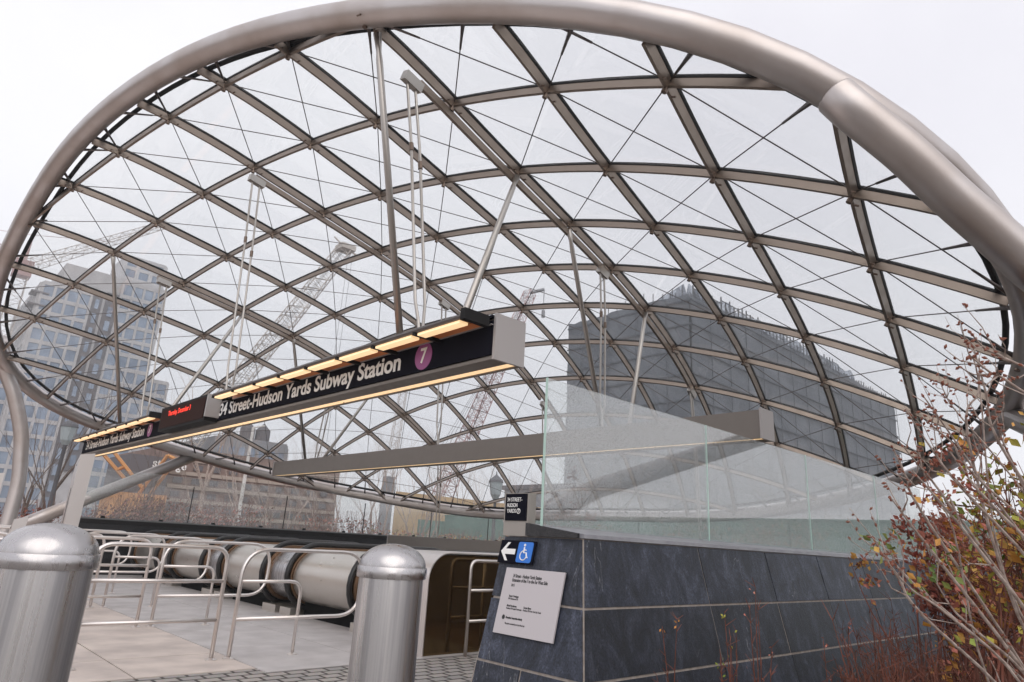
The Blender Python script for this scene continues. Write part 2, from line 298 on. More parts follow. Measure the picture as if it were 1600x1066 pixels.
def NRM(a,b):
    e=.02; du=S(a+e,b)-S(a-e,b); dv=S(a,b+e)-S(a,b-e); n=du.cross(dv).normalized()
    return n if n.z>0 else -n
RING=[(RAB[2*i],RAB[2*i+1]) for i in range(len(RAB)//2)]
def inside(a,b,poly):
    c=False; n=len(poly)
    for i in range(n):
        x1,y1=poly[i]; x2,y2=poly[i-1]
        if (y1>b)!=(y2>b) and a<(x2-x1)*(b-y1)/(y2-y1)+x1: c=not c
    return c
def cuts(p0,d):  # parameters t where line p0+t d crosses the ring
    T=[]
    for i in range(len(RING)):
        x1,y1=RING[i-1]; x2,y2=RING[i]; ex,ey=x2-x1,y2-y1; den=d[0]*ey-d[1]*ex
        if abs(den)<1e-9: continue
        t=((x1-p0[0])*ey-(y1-p0[1])*ex)/den; s=((x1-p0[0])*d[1]-(y1-p0[1])*d[0])/den
        if 0<=s<1: T.append(t)
    T.sort(); return T
canopy=thing('glass_canopy',S(6,5),'large oval glazed gridshell canopy with a thick satin steel ring tube over the escalators','canopy')
RR=.156
ring3=[S(a,b) for a,b in RING]
MB().tube(ring3,RR,24,closed=True).build('ring_tube',M['steel'],canopy,smooth=True)
ca=sum(a for a,b in RING)/len(RING); cb=sum(b for a,b in RING)/len(RING)
IN=[]
for a,b in RING:
    l=math.hypot(a-ca,b-cb); f=(l-.175)/l; IN.append((ca+(a-ca)*f,cb+(b-cb)*f))
MB().tube([S(a,b,.02) for a,b in IN],.035,8,closed=True).build('edge_channel',M['gasket'],canopy,smooth=True)
def line_pts(fixed,val,t0,t1,step=.25):
    n=max(2,int((t1-t0)/step)); return [((val,t0+(t1-t0)*i/n) if fixed=='a' else (t0+(t1-t0)*i/n,val)) for i in range(n+1)]
def rib(fixed,val,w,h0,h1,name,mt,t0=None,t1=None,side=0.):
    T=cuts((val,0) if fixed=='a' else (0,val),(0,1) if fixed=='a' else (1,0))
    if len(T)<2: return
    a0,a1=T[0]+.09,T[-1]-.09
    if t0 is not None: a0=t0
    if t1 is not None: a1=t1
    ab=line_pts(fixed,val,a0,a1); pts=[S(*q) for q in ab]; ups=[NRM(*q) for q in ab]
    if side: pts=[p+Vector((0,side,0)) for p in pts]
    return MB().beam(pts,ups,w,h0,h1).build(name,mt,canopy)
for a in range(-1,14):
    rib('a',a,.040,.02,.128,'rib',M['rib']); 
for b in range(0,11):
    rib('b',b,.036,.02,.112,'cross_rib',M['rib'])
gk=MB()
for a in range(-1,14):
    T=cuts((a,0),(0,1))
    if len(T)>1: ab=line_pts('a',a,T[0]+.1,T[-1]-.1); gk.beam([S(*q) for q in ab],[NRM(*q) for q in ab],.052,-.022,.019)
for b in range(0,11):
    T=cuts((0,b),(1,0))
    if len(T)>1: ab=line_pts('b',b,T[0]+.1,T[-1]-.1); gk.beam([S(*q) for q in ab],[NRM(*q) for q in ab],.048,-.018,.0185)
gk.build('glazing_gasket',M['gasket'],canopy)
# node clamps: dark bolted fitting on each crossing
ncl=[(a,b) for a in range(-1,14) for b in range(0,11) if inside(a,b,RING)]
ncl.sort(key=lambda q:(S(*q)-EYE).length); rest=MB()
for k,(a,b) in enumerate(ncl):
    nb=MB() if k<100 else rest
    n=NRM(a,b); p=S(a,b); du=(S(a,b+.1)-p).normalized(); dv=(S(a+.1,b)-p).normalized()
    nb.tube([p-n*.03,p-n*.175],.03,8)
    for s in (-1,1):
        nb.tube([p+du*.13*s-n*.05,p+dv*.06+du*.13*s-n*.05],.011,6); nb.tube([p+du*.13*s-n*.12,p-dv*.06+du*.13*s-n*.12],.011,6)
        nb.tube([p-n*.1,p+du*.13*s-n*.1],.014,6)
    if k<100: nb.build('node_clamp',M['fitting'],canopy)
if rest.v: tag(rest.build('node_clamps',M['fitting'],canopy),kind='stuff')
# bracing cables on both diagonals
for fam in (1,-1):
    for c in range(-14,26):
        p0=(c,0); d=(fam,1); T=cuts(p0,d)
        if len(T)<2 or T[-1]-T[0]<.5: continue
        t0,t1=T[0]+.05,T[-1]-.05
        ts=[t0]+[t for t in range(math.ceil(t0),math.floor(t1)+1)]+[t1]
        pts=[S(p0[0]+fam*t,t,-.05) for t in ts]
        cb_=MB().tube(pts,.0075,5)
        for e,q in ((pts[0],pts[1]),(pts[-1],pts[-2])):
            u=(q-e); l=min(.55,u.length*.8); u.normalize(); cb_.tube([e,e+u*.3,e+u*l],[.03,.017,.013],6)
        cb_.build('bracing_cable',M['cable'],canopy)
# glass panes cell by cell, clipped by the ring
def clip(poly):   # Sutherland-Hodgman against the (convex) inner ring polygon
    ori=sum(IN[i-1][0]*IN[i][1]-IN[i][0]*IN[i-1][1] for i in range(len(IN)))
    out=poly
    for i in range(len(IN)):
        A=IN[i-1];B=IN[i]; ins=[]; 
        def sd(p): return ((B[0]-A[0])*(p[1]-A[1])-(B[1]-A[1])*(p[0]-A[0]))*(1 if ori>0 else -1)
        for k in range(len(out)):
            P,Q=out[k-1],out[k]; sp,sq=sd(P),sd(Q)
            if (sp>=0)!=(sq>=0): t=sp/(sp-sq); ins.append((P[0]+(Q[0]-P[0])*t,P[1]+(Q[1]-P[1])*t))
            if sq>=0: ins.append(Q)
        out=ins
        if not out: return []
    return out
cells=[]
for a in range(-2,14):
    for b in range(-1,11):
        P=clip([(a+.02,b+.02),(a+.98,b+.02),(a+.98,b+.98),(a+.02,b+.98)])
        if len(P)>=3:
            ar=abs(sum(P[i-1][0]*P[i][1]-P[i][0]*P[i-1][1] for i in range(len(P))))/2
            if ar>.03: cells.append((ar/((S(a+.5,b+.5)-EYE).length**2),a,b,P))
cells.sort(key=lambda c:-c[0])
rest=MB()
def pane(mb,P):
    n=NRM(sum(p[0] for p in P)/len(P),sum(p[1] for p in P)/len(P)); mb.prism([S(*p)+n*.004 for p in P],n*.011)
for k,(ar,a,b,P) in enumerate(cells):
    if k<99: m_=MB(); pane(m_,P); m_.build('glass_pane',M['canopyglass'],canopy)
    else: pane(rest,P)
if rest.v: tag(rest.build('glass_panes',M['canopyglass'],canopy),kind='stuff')
# legs
def bez(P,n=8):
    P=[Vector(p) for p in P]; out=[]
    for i in range(len(P)-1):
        p0=P[max(i-1,0)];p1=P[i];p2=P[i+1];p3=P[min(i+2,len(P)-1)]
        for k in range(n):
            t=k/n; out.append(.5*((2*p1)+(p2-p0)*t+(2*p0-5*p1+4*p2-p3)*t*t+(3*p1-p0-3*p2+p3)*t**3))
    return out+[P[-1]]
lp=[(1.45,19.1,5.25),(1.64,19.5,4.82),(1.80,19.6,4.50),(2.03,19.6,4.07),(2.35,19.6,3.25),(2.49,19.6,2.58),(2.57,19.6,2.01),(2.57,19.6,1.22),(2.54,19.6,.0)]
MB().tube(bez(lp),.155,20).build('leg',M['steel'],canopy,smooth=True)
MB().tube([(2.56,19.62,.95),(6.95,21.36,3.33)],.155,20).build('leg_strut',M['steel'],canopy,smooth=True)
rl=[dep(1306,150,5.28),dep(1331,172,5.2),dep(1375,207,5.15),dep(1421,245,5.1),dep(1489,309,5.05),dep(1553,365,5.0),dep(1605,412,4.95),dep(1700,510,4.85),Vector((5.3,.05,1.2)),Vector((5.35,.0,0))]
MB().tube(bez(rl),.158,24).build('leg',M['steel'],canopy,smooth=True)
MB().tube([(5.32,.05,.95),(8.1,.42,2.2),(11.05,1.82,3.38)],.155,16).build('leg_strut',M['steel'],canopy,smooth=True)
# hanger beams under ribs 3, 6, 9
for a,b0,b1 in ((3,.62,7.1),(6,1.05,7.4),(9,1.62,8.3)):
    rib('a',a,.06,.155,.24,'hanger_beam',M['rib'],b0,b1,.03)
def inv_x(a,x,z=None):   # b on rib a where world x is reached
    lo,hi=-1,11
    for _ in range(40):
        m=(lo+hi)/2
        if S(a,m).x<x: lo=m
        else: hi=m
    return m
# ============ SIGN BEAMS ============
def sign_beam(name,x0,zb,zt,label,front,rods=True,struts=True,bots={}):
    x1=x0+.34; t=thing(name,(x0+.17,4.03,zb),label,'sign','light beams hung across the canopy' if not front else None)
    y0,y1=4.03,18.8
    b=MB(); b.box(x0+.012,x1-.012,y0+.02,y1-.02,zb+.03,zt-.01)
    b.build('housing',M['panelgrey'],t)
    # end plates with a small lip
    b=MB(); b.box(x0-.008,x1+.008,y0-.01,y0+.018,zb-.005,zt+.012); b.build('end_plate',M['endgrey'],t)
    b=MB(); b.box(x0-.008,x1+.008,y1-.018,y1+.01,zb-.005,zt+.012); b.build('end_plate',M['endgrey'],t)
    b=MB()
    if front: b.box(x0,x0+.19,y0+.02,y1-.02,zb,zb+.028); b.box(x1-.04,x1,y0+.02,y1-.02,zb,zb+.028)
    else: b.box(x0,x0+.04,y0+.02,y1-.02,zb,zb+.028); b.box(x0+.15,x1,y0+.02,y1-.02,zb,zb+.028)
    b.build('soffit',M['panelgrey'],t)
    n=5; L=(y1-y0-.06)/n
    xa,xb=(x0+.195,x1-.045) if front else (x0+.045,x0+.145)
    for i in range(n):
        ya=y0+.05+i*L; MB().box(xa,xb,ya,ya+L-.05,zb+.008,zb+.026).build('light_strip',M['lamp'],t)
    # rods and struts that hang it
    for a in (3,6,9):
        bb=inv_x(a,x0+.17-.12); P=S(a,bb,-.24); n_=NRM(a,bb); d=(S(a,bb+.1)-S(a,bb)).normalized()
        xm=x0+.17; br=MB().beam([P-d*.14,P+d*.14],[n_,n_],.10,-.02,.10).build('hanger_bracket',M['rod'],t)
        if rods:
            for s in (-.07,.07):
                p=P+d*s; q=Vector((xm+s*.9,bots.get(a,(p.y,))[0],zt))
                mid=p.lerp(q,.86); mid2=p.lerp(q,.93)
                o=Vector((0,.045*(1 if s<0 else -1),0))
                MB().tube([p-n_*.08,p.lerp(q,.3),p.lerp(q,.8),mid,mid2-o,q-o*1.2],.017,8).build('hanger_rod',M['rod'],t)
                j=p.lerp(q,.3 if s<0 else .35); u=(q-p).normalized(); MB().tube([j-u*.05,j+u*.05],.027,8).build('turnbuckle',M['fitting'],t)
        if struts and a!=6:
            for b2,off in ((bb-1.05,-.35),(bb+1.3,.35)):
                b2=round(b2) if b2>.6 else .12
                top=S(a,b2,-.17 if b2>.5 else -.12); bot=Vector((xm,bots[a][1 if off<0 else 2],zt-.02))
                MB().tube([top,top.lerp(bot,.06),top.lerp(bot,.09),bot],[.05,.03,.038,.038],10,caps=True).build('hanger_strut',M['rod'],t,smooth=True)
    return t
sb=sign_beam('station_sign',3.55,2.79,3.185,'long overhead black station sign with white lettering, purple 7 discs and glowing lamp strips','front',bots={3:(5.35,5.7,4.8),6:(10.4,),9:(14.8,16.4,13.55)})
fx=3.55
for ya,yb in ((4.05,10.05),(10.06,12.9),(12.91,18.78)):
    MB().box(fx-.012,fx+.01,ya,yb,2.83,3.135).build('sign_panel',M['black'],sb)
MB().box(fx-.03,fx+.01,4.05,18.78,3.158,3.18).build('panel_trim',M['black'],sb)
for ya,yb in ((4.14,9.68),(12.62,18.48)): MB().box(fx-.03,fx+.01,ya,yb,3.098,3.157).build('copper_glow_band',M['copper'],sb)  # copper-coloured strip; the orange glow under the lamps is put into its colour
MB().box(fx-.034,fx-.012,4.05,18.78,3.0915,3.0975).build('panel_edge',M['endgrey'],sb)
MX=Matrix(((0,0,-1,0),(-1,0,0,0),(0,1,0,0),(0,0,0,1)))   # local x -> -Y, local y -> +Z, normal -> -X
def facing(x,y,z): return Matrix.Translation((x,y,z))@MX
def disc7(t,x,y,z,r):
    d=MB(); n=40; d.prism([(x,y+r*math.cos(2*math.pi*k/n),z+r*math.sin(2*math.pi*k/n)) for k in range(n)],(-.004,0,0)); o=d.build('route_disc',M['purple'],t)
    text('7','route_number',M['white'],o,facing(x-.0055,y,z-.002),r*1.55,ext=.001,bold=.004)
for yc_,w_,yd in ((7.77,4.72,5.03),(16.15,4.55,13.52)):
    text('34 Street-Hudson Yards Subway Station','lettering',M['white'],sb,facing(fx-.014,yc_,2.975),.26,width=w_,ext=.001,bold=.005,fat=.0025)
    disc7(sb,fx-.0125,yd,2.975,.135)
# lamp bars above the panels
for ya,yb,n in ((4.12,9.7,8),(12.6,18.5,8)):
    sec=[(3.245,3.085),(3.235,3.105),(3.25,3.13),(3.29,3.142),(3.37,3.142),(3.385,3.128)]
    MB().prism([(x,ya,z) for x,z in sec],(0,yb-ya,0)).build('lamp_housing',M['cable'],sb)
    MB().prism([(3.36,ya+.02,3.128),(3.36,ya+.02,3.14),(fx-.032,ya+.02,3.172),(fx-.032,ya+.02,3.160)],(0,yb-ya-.04,0)).build('lamp_reflector',M['copper'],sb)
    MB().box(3.225,3.50,ya-.06,ya-.002,3.068,3.165).build('lamp_end_cap',M['gasket'],sb)
    L=(yb-ya)/n
    for i in range(n):
        MB().box(3.262,3.355,ya+i*L+.05,ya+(i+1)*L-.05,3.060,3.084).build('light_strip',M['lamp'],sb)
        MB().box(3.24,3.545,ya+(i+1)*L-.04,ya+(i+1)*L-.0,3.064,3.098).build('lamp_arm',M['gasket'],sb)
# red LED message display
led=thing('message_display',(3.45,11.2,2.8),'black box display with red dot matrix text mounted on the long station sign','display')
MB().box(3.34,3.535,10.16,12.3,2.80,3.20).build('casing',M['gasket'],led)
MB().box(3.332,3.342,10.22,12.22,2.84,3.16).build('screen',M['ledface'],led)
MB().box(3.33,3.537,10.12,10.158,2.86,3.2).build('side_plate',M['endgrey'],led)
text('Thursday, December 3','led_text',M['led'],led,facing(3.330,11.35,3.065),.12,width=1.05,ext=.001,bold=.001)
sb2=sign_beam('light_beam',8.34,2.82,3.215,'middle blank grey beam with a thin light strip, hung across the well',None,bots={3:(6.85,6.85,6.3),9:(16.6,17.2,16.2)})
sb3=sign_beam('light_beam',12.5,.98,1.38,'rear blank grey beam hung low inside the escalator well on long rods',None,struts=False)
# ============ ESCALATORS ============
def esc_profile(r,cx=5.76,cz=.62,x_end=20.,n=14,bottom=True):
    P=[]
    if bottom: P.append((cx+.25,cz-r))
    P += [(cx-r*math.sin(math.pi*k/n),cz-r*math.cos(math.pi*k/n)) for k in range(n+1)]
    P += [(8.2,cz+r),(8.7,cz+r-.09),(x_end,cz+r-.09-(x_end-8.7)*.577)]
    return P
def escalator(yh,label):   # yh: handrail centre nearest the camera; wide cladding spans yh..yh+1.95, narrow newel yh-.95..yh
    t=thing('escalator',(5.5,yh+.5,0),label,'escalator','escalators side by side under the canopy')
    for y in (yh,yh+1.95):
        P=[Vector((x,y,z)) for x,z in esc_profile(.50)]
        h=MB().tube(P,.043,10).build('handrail',M['rubber'],t,smooth=True)
        P=[Vector((x,y,z)) for x,z in esc_profile(.445)]
        MB().beam(P,[Vector((-1,0,.3))]*3+[Vector((0,0,1))]*(len(P)-3),.10,0,.03) if 0 else None
        s=MB()
        for dy,r0 in ((-.0,.455),):
            pr=esc_profile(.455); s.prism([(x,y-.05,z) for x,z in pr]+[(20.,y-.05,-8.),(8.2,y-.05,-.4),(6.1,y-.05,.17)],(0,.1,0))
        s.build('balustrade_frame',M['copper_dark'],t)
    s=MB(); pr=esc_profile(.425)
    s.prism([(x,yh+.075,z) for x,z in pr]+[(20.,yh+.075,-8.),(8.2,yh+.075,-.4),(6.2,yh+.075,.2)],(0,1.80,0)); o=s.build('end_drum',M['drum'],t,auto=30)
    b=MB()
    for yy,zz in ((yh+.95,.62),(yh+.93,.95)): 
        x=5.76-math.sqrt(max(0,.425**2-(zz-.62)**2)); b.tube([(x+.01,yy,zz),(x-.008,yy,zz)],.012,8)
    b.build('bolt',M['rod'],t)
    s=MB(); pr=esc_profile(.40)
    s.prism([(x,yh-.92,z) for x,z in pr]+[(20.,yh-.92,-8.),(8.2,yh-.92,-.4),(6.2,yh-.92,.2)],(0,.86,0)); nw=s.build('newel_cover',M['bollard'],t,auto=30)
    MB().box(5.335,5.345,yh-.3,yh-.12,.80,.92).build('warning_label',M['yelleaf'],nw) if yh<9 else None
    for y0,y1 in ((yh-.93,yh-.55),(yh-.38,yh+.12)):
        MB().prism([(5.42,y0,0.002),(5.42,y1,0.002),(5.42,y1,.12),(5.42,y0,.12)],(1.4,0,0)).build('foot_block',M['drum'],t)
    MB().box(5.62,6.9,yh+.12,yh+1.9,-.05,.24).build('shadow_skirt',M['dark'],t)  # near-black box, the shade of the void under the drum as solid colour
    return t
M['copper_dark']=mat('warm_trim',(.25,.15,.09),.35,.8)
names=['nearest escalator end with pale beige cladding drum between two black handrails','second escalator end, its pale drum seen through the loops of the first guide rail','third escalator end, beyond the second, partly behind the guide rails','fourth and farthest escalator end beside the left parapet']
for i,y in enumerate((8.74,11.65,14.55,17.45)): escalator(y,names[i])
# bronze side enclosure nearest the wall
sp=thing('side_enclosure',(5.2,6.72,0),'dark bronze mirror-polished side panel with rounded corner closing off the escalators','panel')
r=.28; prof=[(5.12,0.002),(5.12,1.13-r)]+[(5.12+r-r*math.cos(a),1.13-r+r*math.sin(a)) for a in [math.pi/2*k/8 for k in range(1,9)]]+[(10.,1.13),(10.,-.6),(6.86,-.6),(6.86,.002)]
MB().prism([(x,6.74,z) for x,z in prof],(0,1.0,0)).build('side_panel',M['bronze'],sp,auto=30)
prof2=[(5.10,0.002),(5.10,1.13-r)]+[(5.12+r-(r+.02)*math.cos(a),1.13-r+(r+.02)*math.sin(a)) for a in [math.pi/2*k/8 for k in range(1,9)]]+[(10.,1.15)]
MB().beam([(x,7.24,z) for x,z in prof2],[Vector((-1,0,0))]*2+[Vector((-math.cos(math.pi/2*k/8),0,math.sin(math.pi/2*k/8))) for k in range(1,9)]+[Vector((0,0,1))],1.10,-.012,.0).build('edge_trim',M['rail'],sp,auto=30)
MB().box(10,20,6.6,7.75,-.3,1.0).build('rear_enclosure',M['granite'],sp)
# ============ QUEUE GUIDE RAILS ============
def rnd(P,r,n=6):   # round corners of a polyline
    P=[Vector(p) for p in P]; out=[P[0]]
    for i in range(1,len(P)-1):
        a=(P[i-1]-P[i]); b=(P[i+1]-P[i]); l=min(r,a.length*.49,b.length*.49); A=P[i]+a.normalized()*l; B=P[i]+b.normalized()*l
        for k in range(n+1): t=k/n; out.append(A.lerp(P[i],t).lerp(P[i].lerp(B,t),t))
    return out+[P[-1]]
def guide_rail_long(y,label):   # double-post frame
    t=thing('guide_rail',(2.97,y,0),label,'railing','stainless steel guide rails in front of the escalators')
    MB().tube(rnd([(1.71,y,0),(1.71,y,1.10),(2.97,y,1.10),(2.97,y,0)],.17),.0215,12).build('frame',M['rail'],t,smooth=True)
    MB().tube([(1.71,y,.765),(2.97,y,.765)],.0185,10).build('mid_rail',M['rail'],t,smooth=True)
    MB().tube([(1.71,y,.385),(2.97,y,.385)],.0185,10).build('mid_rail',M['rail'],t,smooth=True)
    for x in (1.71,2.97): MB().lathe([(.058,0),(.058,.006),(.04,.014),(.024,.02)],(x,y,.002),20).build('base_flange',M['rail'],t)
    return t
def guide_rail_loop(y,label,s=1,x0=3.15):
    t=thing('guide_rail',(x0,y,0),label,'railing','stainless steel guide rails in front of the escalators')
    X=lambda d: x0+s*d
    MB().tube(rnd([(X(0),y,0),(X(0),y,1.10),(X(1.50),y,1.10),(X(1.50),y,.385),(X(0),y,.385)],.30,9),.0215,12).build('frame',M['rail'],t,smooth=True)
    MB().tube(rnd([(X(0),y,.765),(X(.71),y,.765),(X(.71),y,0)],.14),.0185,10).build('mid_rail',M['rail'],t,smooth=True)
    for d in (0,.71): MB().lathe([(.058,0),(.058,.006),(.04,.014),(.024,.02)],(X(d),y,.002),20).build('base_flange',M['rail'],t)
    return t
ords=['nearest','second','third','fourth','farthest']
for i,y in enumerate((7.45,10.08,12.52,14.95,17.3)):
    guide_rail_long(y,f'{ords[i]} stainless guide rail with two straight posts, left of the post gap')
    guide_rail_loop(y,f'{ords[i]} stainless guide rail ending in a rounded open loop towards the escalators')
    guide_rail_loop(y,f'{ords[i]} stainless guide rail whose rounded loop points back towards the plaza, left side',-1,1.53)
# rail by the bronze enclosure
t=thing('side_railing',(5.63,6.56,0),'steel railing with two cross bars standing against the bronze side panel','railing')
MB().tube(rnd([(5.63,6.56,0),(5.63,6.56,1.08),(6.45,6.56,1.08),(6.45,6.56,0)],.1),.021,12).build('frame',M['rail'],t,smooth=True)
MB().tube([(6.18,6.56,1.06),(6.18,6.56,.02)],.019,10).build('post',M['rail'],t,smooth=True)
for z in (.735,.385): MB().tube([(5.63,6.56,z),(6.45,6.56,z)],.018,10).build('mid_rail',M['rail'],t,smooth=True)
# ============ BOLLARDS ============
def bollard(x,y,r,h,label):
    t=thing('bollard',(x,y,0),label,'bollard','stainless steel bollards'); z1=h-r*.64; k=r*.32
    prof=[(r*math.cos(a)**.92 if k_<14 else r*.04,z1+r*.64*math.sin(a)) for k_,a in enumerate([math.pi/2*q/14 for q in range(0,15)])]
    c=(x,y,0)
    MB().lathe([(r*.94,0.0),(r*.94,z1-k)],c,64).build('shaft',M['bollard'],t,auto=40)
    MB().lathe([(r*.945,z1-k-.001),(r*1.0,z1-k),(r*1.02,z1-k+.006),(r*1.02,z1-.004),(r*1.0,z1),(r*.97,z1-.004)],c,64).build('collar',M['bollard2'],t,auto=40)
    MB().lathe([(r*.975,z1-.012),(r*.975,z1)]+[(p_*.975,q_) for p_,q_ in prof[1:]],c,64).build('dome_cap',M['bollard2'],t,auto=30)
M['bollard2']=mat('dome_steel',(.52,.50,.50),.2,1.,nscale=34,stretch=(1,1,.3),rough2=.42,bump=.03)
bollard(0.520,2.895,.158,1.285,'large stainless steel domed bollard at the lower left corner')
bollard(1.770,2.597,.150,1.275,'stainless steel domed bollard in front of the drums, right of the guide rails')
# ============ PYLONS on the left ============
def pylon(px,py,d,w,hpx,label):
    top=dep(px,py,d); t=thing('steel_pylon',(top.x,top.y,0),label,'pylon','slant topped steel pylons')
    hx=w*.72; hy=w*.72; x,y=top.x,top.y
    b=MB(); z=top.z; b.poly([(x-hx/2,y-hy/2,0),(x+hx/2,y-hy/2,0),(x+hx/2,y+hy/2,0),(x-hx/2,y+hy/2,0),(x-hx/2,y-hy/2,z),(x+hx/2,y-hy/2,z+.04),(x+hx/2,y+hy/2,z-.10),(x-hx/2,y+hy/2,z-.14)],
        [(0,3,2,1),(4,5,6,7),(0,1,5,4),(1,2,6,5),(2,3,7,6),(3,0,4,7)])
    b.build('body',M['rail'],t)
    b=MB(); b.box(x-hx/2-.002,x-hx/2+.004,y-.02,y+.0,z*.55,z*.78); b.build('slot',M['gasket'],t)
    b=MB(); b.tube([(x-hx/2-.004,y,z*.93),(x-hx/2+.004,y,z*.93)],.01,8); b.build('lock',M['gasket'],t)
pylon(135,712,10.2,.27,0,'tall steel pylon with slanted top beside the left bollard under the sign end')
pylon(31,812,7.2,.17,0,'short steel pylon with slanted top poking up just left behind the left bollard')
pylon(103,820,7.6,.14,0,'shortest steel pylon, its slanted top just showing above the left bollard')
pylon(-8,742,10.5,.30,0,'steel pylon with slanted top cut by the left edge of the photo')
# ============ PARAPETS with glass ============
def parapet(name,axis,c,a0,a1,panels,zc,zt,label,thick=.3,gm='rearglass'):
    """axis 'x': runs along X at y=c, 'y': runs along Y at x=c"""
    t=thing(name,((a0+a1)/2,c,0) if axis=='x' else (c,(a0+a1)/2,0),label,'parapet')
    def bx(u0,u1,v0,v1,z0,z1,nm,m_): 
        b=MB(); (b.box(u0,u1,v0,v1,z0,z1) if axis=='x' else b.box(v0,v1,u0,u1,z0,z1)); return b.build(nm,m_,t)
    bx(a0,a1,c,c+thick,-8,zc-.13,'base_wall',M['granite'])
    bx(a0,a1,c-.06,c+thick+.03,zc-.13,zc-.035,'black_band',M['gasket'])  # black band below the grey coping
    bx(a0-.01,a1+.01,c-.03,c+thick+.05,zc-.035,zc,'coping',M['capgrey'])
    for u0,u1 in panels: bx(u0+.008,u1-.008,c+.12,c+.134,zc-.01,zt,'glass_panel',M[gm])
    cl=MB()
    for u0,u1 in panels:
        for k in (0.25,.75):
            u=u0+(u1-u0)*k
            (cl.box(u-.05,u+.05,c+.10,c+.15,zc,zc+.05) if axis=='x' else cl.box(c+.10,c+.15,u-.05,u+.05,zc,zc+.05))
    for i in range(len(panels)-1):
        u=panels[i][1]; (cl.box(u-.012,u+.012,c+.118,c+.136,zc,zt-.25) if axis=='x' else cl.box(c+.118,c+.136,u-.012,u+.012,zc,zt-.25))
    cl.build('joint_seal',M['gasket'],t)
    return t
M['capgrey']=mat('coping_steel',(.20,.20,.20),.4,.6)
parapet('parapet','x',20.0,3.85,19.95,[(3.9+i*2.82,3.9+(i+1)*2.82) for i in range(5)]+[(18.0,19.9)],1.38,2.62,'left low black granite parapet with a row of speckled glass panels, beyond the escalators')
parapet('parapet','y',20.0,3.5,19.94,[(3.6+i*2.72,3.6+(i+1)*2.72) for i in range(6)],1.38,2.62,'rear low parapet with speckled glass panels closing the far end of the well')
# ============ SLATE WALL ============
BY=.240; BX=.2424; XC=3.687; YC=3.116; ZT=1.366
wall=thing('slate_wall',(XC,YC,0),'dark slate clad battered wall with pale mortar joints and a grey coping, right of the escalators','wall')
XE=24.; YL=3.86
def fp(y,z,o=0.): return Vector((XC-BX*(ZT-z)-o,y,z))       # front face
def rp_(x,z,o=0.): return Vector((x,YC-BY*(ZT-z)-o,z))      # right face
z0=-.2
core=MB(); core.poly([fp(YC-BY*(ZT-z0),z0),Vector((XE,YC-BY*(ZT-z0),z0)),Vector((XE,YL+.15,z0)),Vector((XC-BX*(ZT-z0),YL+.05+.06,z0)),
    Vector((XC,YC,ZT)),Vector((XE,YC,ZT)),Vector((XE,YL+.15,ZT)),Vector((XC,YL,ZT))],[(0,3,2,1),(4,5,6,7),(0,1,5,4),(1,2,6,5),(2,3,7,6),(3,0,4,7)])
core.build('mortar_core',M['mortar'],wall)
cz=[ZT,.921,.500,.08,-.2]
st=MB(); o_=.006; J=.008
def slab(fn,u0,u1,za,zb_,e0=0,e1=0):
    P=[fn(u0+e0,zb_),fn(u1,zb_),fn(u1,za),fn(u0,za)]
    return P
random.seed(5)
xsj=[3.687,5.150,6.34,7.515,8.77,10.05,11.35,12.6,13.9,15.2,16.5,17.8,19.1,20.4,21.7,23.98]
for r_i in range(len(cz)-1):
    za,zb_=cz[r_i]-J,cz[r_i+1]+J
    for i in range(len(xsj)-1):
        x0=xsj[i]+J; x1=xsj[i+1]-J; ra=rp_(x0,za); rb=rp_(x0,zb_)
        xa=x0 if i else XC-BX*(ZT-za)+.004; xb=x0 if i else XC-BX*(ZT-zb_)+.004
        n=Vector((0,-1,BY)).normalized(); d=o_+random.uniform(-.003,.003)
        st.prism([rp_(xb,zb_),rp_(x1,zb_),rp_(x1,za),rp_(xa,za)],n*d)
    ya=YC-BY*(ZT-za)+.012; yb=YC-BY*(ZT-zb_)+.012; n=Vector((-1,0,BX)).normalized()
    yl=YL+.045
    if r_i==3 or r_i==1 or r_i==0 or r_i==2:
        sp_=None if r_i<2 else 3.46
        if sp_ is None: st.prism([fp(yb,zb_),fp(ya,za),fp(yl,za),fp(yl,zb_)],n*o_)
        else:
            st.prism([fp(yb,zb_),fp(ya,za),fp(sp_-J,za),fp(sp_-J,zb_)],n*o_); st.prism([fp(sp_+J,zb_),fp(sp_+J,za),fp(yl,za),fp(yl,zb_)],n*(o_+.003))
st.build('slate_cladding',M['slate'],wall)
c_=MB(); c_.poly([(XC-.01,YC-.018,ZT+.002),(XE,YC-.018,ZT+.002),(XE,YL+.12,ZT+.002),(XC-.01,YL-.22,ZT+.002),
      (XC-.01,YC-.012,ZT+.03),(XE,YC-.012,ZT+.03),(XE,YL+.12,ZT+.085),(XC-.01,YL-.22,ZT+.095)],[(0,3,2,1),(4,5,6,7),(0,1,5,4),(1,2,6,5),(2,3,7,6),(3,0,4,7)])
c_.build('coping',M['coping'],wall)
c_=MB(); c_.prism([(XC-.035,YC+.03,ZT+.004),(XC-.035,YL-.2,ZT+.004),(XC-.035,YL-.2,ZT+.098),(XC-.035,YC+.03,ZT+.034)],(.03,0,0)); c_.build('end_stone',M['granite'],wall)
gp=thing('glass_barrier',(5.,3.5,1.4),'tall frosted glass barrier with speckled frit standing on the slate wall','glass panel')
gx=[3.66,6.02,8.38,10.74,12.9]
for i in range(4):
    p=MB().box(gx[i]+.006,gx[i+1]-.006,3.497,3.512,ZT+.03,2.57).build('glass_panel',M['railglass'],gp)
    e=MB(); e.box(gx[i]-.002,gx[i]+.0055,3.495,3.514,ZT+.03,2.572); e.build('polished_edge',M['glassedge'],gp)
